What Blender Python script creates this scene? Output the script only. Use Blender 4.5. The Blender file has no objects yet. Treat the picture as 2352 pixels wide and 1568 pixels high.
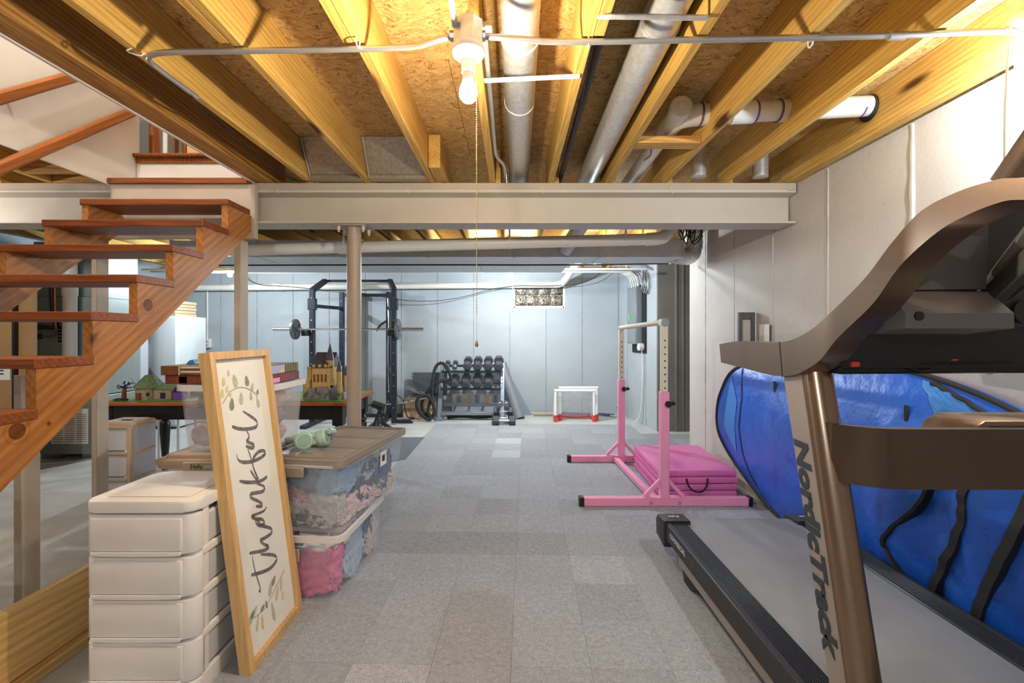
import bpy, bmesh, math, random
from mathutils import Vector, Matrix, noise
random.seed(7)
sc = bpy.context.scene
col = sc.collection
# ------------------------------------------------------------------ camera, world, exposure
F, H, CX, HY = 1080.0, 1.32, 1176.0, 768.0          # focal length in pixels of the 2352 px frame, eye height, vanishing point
cam = bpy.data.cameras.new('camera')
cam.sensor_fit = 'HORIZONTAL'; cam.sensor_width = 36.0
cam.lens = F / 2352 * 36.0
cam.shift_y = -(784 - HY) / 2352
cam.clip_start = 0.05
camo = bpy.data.objects.new('camera', cam); col.objects.link(camo)
camo.location = (0, 0, H); camo.rotation_euler = (math.pi / 2, 0, 0)
sc.camera = camo
world = bpy.data.worlds.new('world'); sc.world = world; world.use_nodes = True
world.node_tree.nodes['Background'].inputs[0].default_value = (0.9, 0.95, 1, 1)
world.node_tree.nodes['Background'].inputs[1].default_value = 0.3
vs = sc.view_settings
vs.view_transform = 'Standard'; vs.look = 'None'; vs.gamma = 1.0; vs.use_curve_mapping = False
vs.exposure = 0.55
WARM, NEUT, COOL = (1.0, 0.84, 0.60), (1.0, 0.96, 0.92), (0.80, 0.92, 1.0)
BULB_MAIN, BULB_SIDE, BULB_FAR, BULB_FILL, BULB_STAIR_FILL = 50, 42, 150, 64, 150   # watts
sc.cycles.max_bounces = 6; sc.cycles.diffuse_bounces = 3; sc.cycles.adaptive_threshold = 0.04; sc.cycles.glossy_bounces = 2; sc.cycles.transparent_max_bounces = 10; sc.cycles.transmission_bounces = 2
sc.cycles.caustics_reflective = False; sc.cycles.caustics_refractive = False


def P(px, py, d):
    return Vector(((px - CX) * d / F, d, H - (py - HY) * d / F))


def PX(px, py, X):
    d = F * X / (px - CX)
    return Vector((X, d, H - (py - HY) * d / F))


def lin(c):
    return tuple((v / 12.92 if v <= 0.04045 else ((v + 0.055) / 1.055) ** 2.4) for v in (x / 255.0 for x in c))


# ------------------------------------------------------------------ materials
def _nodes(name):
    m = bpy.data.materials.new(name); m.use_nodes = True
    nt = m.node_tree
    return m, nt, nt.nodes['Principled BSDF']


def _coord(nt, scale=(1, 1, 1), rnd=True, rot=(0, 0, 0)):
    tc = nt.nodes.new('ShaderNodeTexCoord')
    mp = nt.nodes.new('ShaderNodeMapping'); mp.inputs['Scale'].default_value = scale
    src = tc.outputs['Object']
    if rot != (0, 0, 0):
        pre = nt.nodes.new('ShaderNodeMapping'); pre.inputs['Rotation'].default_value = rot
        nt.links.new(src, pre.inputs['Vector']); src = pre.outputs['Vector']
    nt.links.new(src, mp.inputs['Vector'])
    if rnd:
        oi = nt.nodes.new('ShaderNodeObjectInfo')
        mu = nt.nodes.new('ShaderNodeVectorMath'); mu.operation = 'SCALE'; mu.inputs[0].default_value = (37, 53, 71)
        nt.links.new(oi.outputs['Random'], mu.inputs['Scale'])
        nt.links.new(mu.outputs[0], mp.inputs['Location'])
    return mp.outputs['Vector']


def _noise(nt, vec, scale, detail=4, rough=0.55, dist=0.0):
    n = nt.nodes.new('ShaderNodeTexNoise')
    n.inputs['Scale'].default_value = scale; n.inputs['Detail'].default_value = detail
    n.inputs['Roughness'].default_value = rough; n.inputs['Distortion'].default_value = dist
    nt.links.new(vec, n.inputs['Vector'])
    return n.outputs['Fac']


def _ramp(nt, fac, stops):
    r = nt.nodes.new('ShaderNodeValToRGB')
    els = r.color_ramp.elements
    while len(els) < len(stops): els.new(0.5)
    for e, (p, c) in zip(els, stops):
        e.position = p; e.color = (*c[:3], 1)
    nt.links.new(fac, r.inputs['Fac'])
    return r.outputs['Color']


def _mul(nt, a, b, mode='MULTIPLY', fac=1.0):
    x = nt.nodes.new('ShaderNodeMix'); x.data_type = 'RGBA'; x.blend_type = mode
    if isinstance(fac, float): x.inputs[0].default_value = fac
    else: nt.links.new(fac, x.inputs[0])
    nt.links.new(a, x.inputs[6])
    if isinstance(b, tuple): x.inputs[7].default_value = (*b[:3], 1)
    else: nt.links.new(b, x.inputs[7])
    return x.outputs[2]


def _bump(nt, bsdf, h, strength, dist=0.01):
    b = nt.nodes.new('ShaderNodeBump'); b.inputs['Strength'].default_value = strength; b.inputs['Distance'].default_value = dist
    nt.links.new(h, b.inputs['Height']); nt.links.new(b.outputs['Normal'], bsdf.inputs['Normal'])


def mat(name, rgb, rough=0.5, metal=0.0, var=0.06, vscale=6.0, bump=0.0, bscale=40.0, spec=0.5, objcol=False, coat=0.0, aniso=None):
    m, nt, b = _nodes(name)
    c = lin(rgb)
    vec = _coord(nt, aniso or (1, 1, 1))
    f = _noise(nt, vec, vscale, 2)
    base = _ramp(nt, f, [(0.3, tuple(v * (1 - var) for v in c)), (0.7, tuple(min(1, v * (1 + var)) for v in c))])
    if objcol:
        oi = nt.nodes.new('ShaderNodeObjectInfo'); base = _mul(nt, base, oi.outputs['Color'])
    nt.links.new(base, b.inputs['Base Color'])
    b.inputs['Roughness'].default_value = rough; b.inputs['Metallic'].default_value = metal
    b.inputs['Specular IOR Level'].default_value = spec; b.inputs['Coat Weight'].default_value = coat
    if bump: _bump(nt, b, _noise(nt, vec, bscale, 3), bump)
    return m


def wood(name, light, dark, axis='Y', rough=0.6, grain=1.0, knots=True, contrast=1.0, spec=0.3, spots=()):
    m, nt, b = _nodes(name)
    L, D = lin(light), lin(dark)
    s = {'X': (0.7, 14, 14), 'Y': (14, 0.7, 14), 'Z': (14, 14, 0.7)}.get(axis, (14, 0.7, 14))
    rot = (0, 0, 0)
    if axis == 'S': s, rot = (14, 0.7, 14), (-math.atan2(0.195, 0.247), 0, 0)
    vec = _coord(nt, tuple(v * grain for v in s), rot=rot)
    wv = nt.nodes.new('ShaderNodeTexWave'); wv.wave_type = 'BANDS'; wv.bands_direction = 'DIAGONAL'
    wv.inputs['Scale'].default_value = 1.5; wv.inputs['Distortion'].default_value = 4.0; wv.inputs['Detail'].default_value = 2.0
    wv.inputs['Detail Scale'].default_value = 0.7
    nt.links.new(vec, wv.inputs['Vector'])
    fine = _noise(nt, vec, 4.0, 4, 0.7)
    big = _noise(nt, vec, 0.35, 2)
    mixf = nt.nodes.new('ShaderNodeMath'); mixf.operation = 'MULTIPLY_ADD'; mixf.inputs[1].default_value = 0.3 * contrast
    nt.links.new(wv.outputs['Fac'], mixf.inputs[0]); nt.links.new(fine, mixf.inputs[2])
    c = _ramp(nt, mixf.outputs[0], [(0.4, L), (0.95, D)])
    c = _mul(nt, c, _ramp(nt, big, [(0.3, (0.82, 0.8, 0.76)), (0.7, (1.08, 1.06, 1.03))]))
    oi = nt.nodes.new('ShaderNodeObjectInfo')
    c = _mul(nt, c, _ramp(nt, oi.outputs['Random'], [(0, (0.9, 0.88, 0.86)), (1, (1.06, 1.05, 1.03))]))
    if knots:
        ks = {'X': (1.1, 4.5, 4.5), 'Y': (4.5, 1.1, 4.5), 'Z': (4.5, 4.5, 1.1)}.get(axis, (4.5, 1.1, 4.5))
        kv = _coord(nt, ks, rot=rot)
        vo = nt.nodes.new('ShaderNodeTexVoronoi'); vo.inputs['Scale'].default_value = 0.9
        nt.links.new(kv, vo.inputs['Vector'])
        k = _ramp(nt, vo.outputs['Distance'], [(0.06, tuple(v * 0.28 for v in D)), (0.12, (1, 1, 1))])
        c = _mul(nt, c, k)
    for (ky, kz, kr) in spots:
        tc = nt.nodes.new('ShaderNodeTexCoord'); sx = nt.nodes.new('ShaderNodeSeparateXYZ'); nt.links.new(tc.outputs['Object'], sx.inputs[0])
        cb = nt.nodes.new('ShaderNodeCombineXYZ'); nt.links.new(sx.outputs[1], cb.inputs[0]); nt.links.new(sx.outputs[2], cb.inputs[1])
        ds = nt.nodes.new('ShaderNodeVectorMath'); ds.operation = 'DISTANCE'; nt.links.new(cb.outputs[0], ds.inputs[0]); ds.inputs[1].default_value = (ky, kz, 0)
        dv_ = nt.nodes.new('ShaderNodeMath'); dv_.operation = 'DIVIDE'; nt.links.new(ds.outputs['Value'], dv_.inputs[0]); dv_.inputs[1].default_value = kr * 2
        c = _mul(nt, c, _ramp(nt, dv_.outputs[0], [(0.0, (.34, .26, .24)), (.38, (.42, .32, .28)), (.44, (.2, .14, .12)), (.5, (.75, .65, .55)), (.62, (1.12, 1.05, .95)), (.7, (.8, .72, .64)), (.85, (1, 1, 1))]))
    nt.links.new(c, b.inputs['Base Color'])
    b.inputs['Roughness'].default_value = rough; b.inputs['Specular IOR Level'].default_value = spec
    _bump(nt, b, mixf.outputs[0], 0.12, 0.004)
    return m


def osb(name):
    m, nt, b = _nodes(name)
    vec = _coord(nt, (1, 1, 1))
    vo = nt.nodes.new('ShaderNodeTexVoronoi'); vo.inputs['Scale'].default_value = 26; vo.inputs['Randomness'].default_value = 1
    warp = nt.nodes.new('ShaderNodeMapping'); warp.inputs['Scale'].default_value = (0.75, 2.0, 1); warp.inputs['Rotation'].default_value = (0, 0, 0.35)
    nz = nt.nodes.new('ShaderNodeTexNoise'); nz.inputs['Scale'].default_value = 9; nz.inputs['Detail'].default_value = 3
    nt.links.new(vec, nz.inputs['Vector'])
    add = nt.nodes.new('ShaderNodeMix'); add.data_type = 'RGBA'; add.blend_type = 'LINEAR_LIGHT'; add.inputs[0].default_value = 0.12
    nt.links.new(vec, add.inputs[6]); nt.links.new(nz.outputs['Color'], add.inputs[7])
    nt.links.new(add.outputs[2], warp.inputs['Vector'])
    nt.links.new(warp.outputs['Vector'], vo.inputs['Vector'])
    sep = nt.nodes.new('ShaderNodeSeparateColor'); nt.links.new(vo.outputs['Color'], sep.inputs[0])
    c = _ramp(nt, sep.outputs[0], [(0, lin((204, 160, 96))), (0.5, lin((220, 178, 110))), (1, lin((232, 194, 130)))])
    dark = _ramp(nt, _noise(nt, warp.outputs['Vector'], 30, 5, 0.75, 0.6), [(0.37, (0.42, 0.3, 0.2)), (0.47, (1, 1, 1))])
    c = _mul(nt, c, dark)
    nt.links.new(c, b.inputs['Base Color']); b.inputs['Roughness'].default_value = 0.75
    _bump(nt, b, sep.outputs[0], 0.15, 0.004)
    return m


def concrete(name, rgb, var=0.07, pits=True, rough=0.75, stain=0.0):
    m, nt, b = _nodes(name)
    c = lin(rgb); vec = _coord(nt, rnd=False)
    base = _ramp(nt, _noise(nt, vec, 1.6, 6, 0.62), [(0.3, tuple(v * (1 - var) for v in c)), (0.7, tuple(v * (1 + var) for v in c))])
    base = _mul(nt, base, _ramp(nt, _noise(nt, vec, 60, 3), [(0.2, (0.93,) * 3), (0.8, (1.04,) * 3)]))
    if stain:
        base = _mul(nt, base, _ramp(nt, _noise(nt, vec, 1.1, 4, 0.6, 1.5), [(0.42, (1, 1, 1)), (0.62, (1 - stain,) * 3)]))
    h = _noise(nt, vec, 30, 4)
    if pits:
        vo = nt.nodes.new('ShaderNodeTexVoronoi'); vo.inputs['Scale'].default_value = 9
        nt.links.new(vec, vo.inputs['Vector'])
        pit = _ramp(nt, vo.outputs['Distance'], [(0.035, (0, 0, 0)), (0.07, (1, 1, 1))])
        base = _mul(nt, base, _ramp(nt, vo.outputs['Distance'], [(0.03, (0.72,) * 3), (0.06, (1, 1, 1))]))
        h = _mul(nt, h, pit)
    nt.links.new(base, b.inputs['Base Color']); b.inputs['Roughness'].default_value = rough
    b.inputs['Specular IOR Level'].default_value = 0.3
    _bump(nt, b, h, 0.25, 0.006)
    return m


def carpet(name):
    m, nt, b = _nodes(name)
    vec = _coord(nt)
    c = _ramp(nt, _noise(nt, vec, 260, 2, 0.7), [(0.3, lin((138, 140, 147))), (0.5, lin((168, 171, 178))), (0.72, lin((198, 201, 209)))])
    c = _mul(nt, c, _ramp(nt, _noise(nt, vec, 45, 3), [(0.3, (0.86,) * 3), (0.7, (1.1,) * 3)]))
    oi = nt.nodes.new('ShaderNodeObjectInfo'); c = _mul(nt, c, oi.outputs['Color'])
    nt.links.new(c, b.inputs['Base Color']); b.inputs['Roughness'].default_value = 0.95; b.inputs['Specular IOR Level'].default_value = 0.1
    _bump(nt, b, _noise(nt, vec, 170, 2), 0.5, 0.004)
    return m


def clear(name, rgb, fac=0.2, rough=0.25, tint=(0.95, 0.96, 0.97)):
    m, nt, b = _nodes(name)
    b.inputs['Base Color'].default_value = (*lin(rgb), 1); b.inputs['Roughness'].default_value = rough
    tr = nt.nodes.new('ShaderNodeBsdfTransparent'); tr.inputs[0].default_value = (*tint, 1)
    mx = nt.nodes.new('ShaderNodeMixShader'); mx.inputs[0].default_value = fac
    nt.links.new(tr.outputs[0], mx.inputs[1]); nt.links.new(b.outputs[0], mx.inputs[2])
    nt.links.new(mx.outputs[0], nt.nodes['Material Output'].inputs['Surface'])
    return m


def emit(name, rgb, strength):
    m, nt, b = _nodes(name)
    b.inputs['Base Color'].default_value = (1, 1, 1, 1)
    b.inputs['Emission Color'].default_value = (*rgb, 1); b.inputs['Emission Strength'].default_value = strength
    return m


def glow(name, rgb, strength):
    """lit frosted glass: glows itself and lets the filament's light through"""
    m, nt, b = _nodes(name)
    e = nt.nodes.new('ShaderNodeEmission'); e.inputs[0].default_value = (*rgb, 1); e.inputs[1].default_value = strength
    tr = nt.nodes.new('ShaderNodeBsdfTransparent')
    mx = nt.nodes.new('ShaderNodeMixShader'); mx.inputs[0].default_value = 0.3
    nt.links.new(tr.outputs[0], mx.inputs[1]); nt.links.new(e.outputs[0], mx.inputs[2])
    nt.links.new(mx.outputs[0], nt.nodes['Material Output'].inputs['Surface'])
    m.cycles.emission_sampling = 'NONE'
    return m


M = {}
M['joist'] = wood('joist_pine', (232, 194, 112), (192, 140, 66), 'Y', grain=1.25, contrast=.7)
M['joistd'] = wood('trimmer_pine', (214, 166, 94), (156, 102, 48), 'Y', grain=1.4)
M['blockX'] = wood('block_pine', (222, 178, 106), (176, 122, 60), 'X', knots=False)
M['osb'] = osb('osb_sheathing')
M['stair'] = wood('stair_stringer_wood', (204, 140, 76), (134, 80, 38), 'S', rough=0.5, contrast=0.55, grain=.8, spots=[(-0.212, 0.973, 0.03), (0.394, 1.464, 0.03), (0.925, 1.956, 0.024), (-0.097, 0.979, 0.008), (1.024, 2.105, 0.009)])
M['tread'] = wood('stair_tread_wood', (158, 90, 50), (106, 54, 28), 'X', rough=0.45, knots=False, contrast=.6)
M['treadside'] = wood('stair_tread_end', (168, 112, 66), (112, 66, 36), 'Y', knots=False)
M['rail'] = wood('handrail_wood', (176, 108, 54), (124, 68, 30), 'S', rough=0.35, knots=False, contrast=.5)
M['trimwood'] = wood('stained_trim', (170, 104, 52), (112, 60, 26), 'Z', rough=0.4, knots=False)
M['plank'] = wood('new_pine_plank', (238, 204, 142), (206, 160, 94), 'Y', grain=0.8)
M['maple'] = wood('sign_frame_wood', (232, 194, 140), (206, 160, 104), 'Z', rough=0.5, knots=False, contrast=0.6)
M['postpaint'] = mat('painted_post', (196, 180, 162), 0.7, var=0.05, bump=0.1)
M['wall'] = concrete('painted_concrete_wall', (202, 194, 187))
M['wallfar'] = concrete('painted_concrete_far_wall', (180, 188, 194))
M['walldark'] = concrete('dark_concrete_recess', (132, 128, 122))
M['seam'] = concrete('concrete_form_seam', (200, 196, 190), pits=False)
M['seamfar'] = concrete('far_wall_form_seam', (148, 156, 162), pits=False)
M['floor'] = concrete('painted_concrete_floor', (206, 208, 206), pits=False, rough=0.45, stain=0.18)
M['carpet'] = carpet('carpet_tile_pile')
M['drywall'] = mat('white_drywall', (238, 232, 222), 0.8, var=0.02)
M['beam'] = mat('beige_steel_paint', (204, 194, 180), 0.5, var=0.03)
M['colpaint'] = mat('taupe_column_paint', (176, 158, 142), 0.45, var=0.03)
M['galv'] = mat('galvanized_steel', (212, 212, 214), 0.38, 0.55, var=0.12, vscale=40)
M['boot'] = mat('boot_sheet_metal', (176, 168, 156), 0.4, 0.75, var=0.18, vscale=50)
M['galvdull'] = mat('dull_galvanized_steel', (212, 216, 220), 0.5, 0.35, var=0.08, vscale=14)
M['conduit'] = mat('conduit_steel', (196, 196, 196), 0.35, 0.7, var=0.05)
M['whitecond'] = mat('white_conduit', (232, 228, 222), 0.45, var=0.03)
M['pvc'] = mat('white_pvc', (240, 236, 230), 0.35, var=0.02)
M['purple'] = mat('purple_primer', (120, 96, 150), 0.5)
M['iron'] = mat('black_iron_pipe', (52, 46, 44), 0.5, 0.4)
M['black'] = mat('black_plastic', (28, 28, 31), 0.45, var=0.1)
M['blackm'] = mat('black_matte', (34, 34, 36), 0.7, var=0.1)
M['porcelain'] = mat('white_porcelain', (244, 242, 236), 0.25, var=0.01)
M['brass'] = mat('brass_chain', (190, 170, 120), 0.35, 0.9)
M['whitepl'] = mat('white_cart_plastic', (246, 240, 236), 0.4, var=0.02)
M['drawerpl'] = mat('translucent_drawer_plastic', (242, 236, 232), 0.35, var=0.03)
M['drawerside'] = clear('frosted_drawer_side', (236, 236, 240), 0.8, 0.35)
M['greylid'] = mat('taupe_lid_plastic', (150, 138, 128), 0.4, var=0.03)
M['cleartub'] = clear('clear_bin_plastic', (240, 243, 250), 0.13, 0.15, (1, 1, 1))
M['frosttub'] = clear('frosted_bin_plastic', (240, 234, 238), 0.2, 0.3, (1, 1, 1))
M['rimpl'] = clear('white_bin_rim', (246, 240, 238), 0.85, 0.35)
M['tan'] = mat('tan_plastic', (206, 178, 148), 0.5, var=0.04)
M['paper'] = mat('white_paper', (240, 238, 232), 0.8, var=0.02)
M['ink'] = mat('dark_ink', (52, 50, 52), 0.8)
M['canvas'] = mat('sign_canvas', (247, 244, 236), 0.8, var=0.01, bump=0.1, bscale=400)
M['brush'] = mat('grey_brush_ink', (122, 112, 114), 0.8, var=0.4, vscale=60)
M['leafg'] = mat('leaf_green_print', (196, 200, 168), 0.8, var=0.12, vscale=60)
M['leafy'] = mat('leaf_yellow_print', (222, 214, 160), 0.8, var=0.12, vscale=60)
M['leafd'] = mat('leaf_dark_print', (146, 146, 126), 0.8, var=0.2, vscale=60)
M['bronze'] = mat('bronze_metallic_paint', (150, 126, 108), 0.27, 0.85, var=0.05, vscale=200, coat=0.2)
M['bronze_shaded'] = mat('bronze_dark_reflection', (96, 80, 68), 0.28, 0.7, var=0.05, vscale=200, coat=0.2)  # same bronze, darkened as if mirroring dark surroundings
M['silver'] = mat('silver_grey_paint', (168, 156, 148), 0.45, 0.35, var=0.03)
M['tmdark'] = mat('dark_console_plastic', (46, 45, 48), 0.5, var=0.06)
M['tmgrey'] = mat('grey_console_plastic', (106, 101, 101), 0.5, var=0.04)
M['belt'] = mat('treadmill_belt', (140, 142, 148), 0.65, var=0.08, vscale=3, bump=0.3, bscale=300)
M['railblk'] = mat('foot_rail_black', (40, 42, 50), 0.4, var=0.1)
M['slate'] = mat('slate_lettering', (52, 58, 68), 0.5)
M['silverletter'] = mat('silver_lettering', (214, 214, 214), 0.4, 0.3)
M['tent'] = mat('blue_tent_fabric', (32, 100, 220), 0.38, var=0.08, vscale=4, bump=0.8, bscale=11, spec=0.6)
M['tentlight'] = mat('light_blue_tent_fabric', (66, 140, 228), 0.45, var=0.06)
M['tentblack'] = mat('black_tent_binding', (44, 42, 46), 0.7, var=0.1)
M['pink'] = mat('pink_powder_coat', (250, 164, 202), 0.4, var=0.03)
M['pinkmat'] = mat('pink_vinyl', (236, 126, 190), 0.45, var=0.05, bump=0.25, bscale=14)
M['bar'] = wood('cream_bar_wood', (232, 220, 198), (212, 198, 174), 'Y', knots=False, contrast=0.3)
M['cream'] = mat('cream_steel_tube', (226, 216, 200), 0.4)
M['rackblk'] = mat('dark_rack_steel', (52, 58, 70), 0.4, 0.3, var=0.08)
M['chrome'] = mat('chrome', (214, 216, 220), 0.2, 1.0, var=0.03)
M['plateg'] = mat('grey_cast_iron', (120, 124, 130), 0.38, 0.6, var=0.1)
M['rubber'] = mat('black_rubber', (74, 78, 85), 0.5, var=0.1, vscale=30)
M['rackgrey'] = mat('grey_rack_steel', (140, 152, 168), 0.4, 0.4)
M['rope'] = mat('black_rope', (46, 47, 50), 0.8, var=0.2, vscale=40)
M['foamtile'] = mat('charcoal_foam', (104, 110, 119), 0.7, var=0.08)
M['yoga'] = mat('grey_yoga_mat', (128, 132, 140), 0.55, var=0.08)
M['bluemat'] = mat('blue_grey_mat', (140, 156, 174), 0.6, var=0.05)
M['cardboard'] = mat('cardboard', (206, 178, 146), 0.8, var=0.05)
M['tape'] = mat('packing_tape', (166, 128, 84), 0.35)
M['goalw'] = mat('white_goal_tube', (244, 244, 244), 0.4)
M['red'] = mat('red_plastic', (214, 72, 58), 0.45)
M['yellow'] = mat('yellow_stick', (222, 200, 150), 0.5)
M['bluest'] = mat('blue_stick', (70, 92, 170), 0.5)
M['tabletop'] = wood('table_top_wood', (196, 118, 56), (150, 78, 30), 'X', rough=0.35, knots=False)
M['tableblk'] = mat('black_table_paint', (26, 22, 20), 0.35, var=0.1)
M['green'] = mat('green_base', (92, 158, 74), 0.6)
M['toytan'] = mat('toy_tan_blocks', (222, 188, 116), 0.45, var=0.12, vscale=50)
M['toyroof'] = mat('toy_slate_roof', (92, 92, 104), 0.45, var=0.1, vscale=40)
M['toyrock'] = mat('toy_grey_rock', (150, 150, 156), 0.5, var=0.2, vscale=30)
M['toybrown'] = mat('toy_brown_blocks', (134, 70, 44), 0.5, var=0.2, vscale=50)
M['toystone'] = mat('toy_stone_blocks', (176, 154, 120), 0.5, var=0.3, vscale=60)
M['toymoss'] = mat('toy_moss_roof', (108, 128, 86), 0.6, var=0.3, vscale=40)
M['toypurple'] = mat('toy_purple_blocks', (122, 76, 158), 0.45, var=0.2, vscale=60)
M['toyblue'] = mat('toy_blue_blocks', (70, 140, 214), 0.45)
M['toydark'] = mat('toy_dark_blocks', (44, 42, 66), 0.5)
M['maroon'] = mat('maroon_box_print', (122, 52, 60), 0.5, var=0.3, vscale=18)
M['brownbox'] = mat('photo_box_print', (120, 88, 56), 0.4, var=0.4, vscale=10)
M['boxwhite'] = mat('box_white_panel', (222, 206, 186), 0.5, var=0.08)
M['boxgreen'] = mat('box_green_print', (106, 116, 52), 0.5, var=0.35, vscale=60)
M['boxlav'] = mat('box_lavender_print', (186, 186, 220), 0.5, var=0.1)
M['mint'] = mat('mint_plastic', (176, 206, 192), 0.45, var=0.02)
M['mintd'] = mat('mint_metal', (146, 178, 168), 0.35, 0.4)
M['furn'] = mat('sage_grey_sheet_metal', (150, 160, 158), 0.45, 0.3, var=0.04)
M['tanpanel'] = mat('tan_sheet_metal', (178, 138, 92), 0.5, 0.1, var=0.04)
M['white'] = mat('white_appliance_enamel', (212, 219, 222), 0.3, var=0.01)
M['lilac'] = mat('pale_lilac_panel', (192, 193, 202), 0.4, 0.1, var=0.02)
M['copper'] = mat('copper_tube', (180, 110, 70), 0.35, 0.8)
M['panelgrey'] = mat('electrical_panel_grey', (140, 148, 154), 0.5, 0.2, var=0.04)
M['neongreen'] = mat('green_sticker', (70, 210, 110), 0.5)
M['frameg'] = mat('charcoal_frame_wood', (92, 92, 96), 0.55, var=0.12, aniso=(30, 30, 2))
M['glassblk'] = mat('glass_block', (118, 108, 94), 0.1, 0.3, var=0.9, vscale=34, bump=1.0, bscale=30)
M['mortar'] = mat('white_mortar', (232, 234, 236), 0.8)
M['cloth'] = mat('clothing_fabric', (255, 255, 255), 0.9, var=0.06, vscale=30, bump=0.4, bscale=24, objcol=True)
M['shoe'] = mat('shoe_material', (255, 255, 255), 0.6, var=0.1, vscale=20, objcol=True)
M['jointtape'] = mat('brick_red', (150, 92, 70), 0.8, var=0.2)
M['orange'] = mat('orange_sticker', (236, 150, 60), 0.5)
M['teal'] = mat('teal_book', (110, 170, 160), 0.6)


# ------------------------------------------------------------------ mesh helpers
def wloc(o):
    v = Vector((0, 0, 0))
    while o is not None:
        v += o.location; o = o.parent
    return v


def tag(o, label=None, cat=None, group=None, kind=None):
    if label: o['label'] = label
    if cat: o['category'] = cat
    if group: o['group'] = group
    if kind: o['kind'] = kind
    return o


def thing(name, label, cat, loc=(0, 0, 0), group=None, kind=None):
    o = bpy.data.objects.new(name, None); col.objects.link(o)
    o.location = loc; o.empty_display_size = 0.1
    return tag(o, label, cat, group, kind)


def point(name, loc, color, watts, radius, parent=None):
    l = bpy.data.lights.new(name, 'POINT'); l.energy = watts; l.color = color; l.shadow_soft_size = radius
    o = bpy.data.objects.new(name, l); col.objects.link(o)
    if parent is not None: o.parent = parent; o.location = Vector(loc) - wloc(parent)
    else: o.location = loc
    return o


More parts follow.
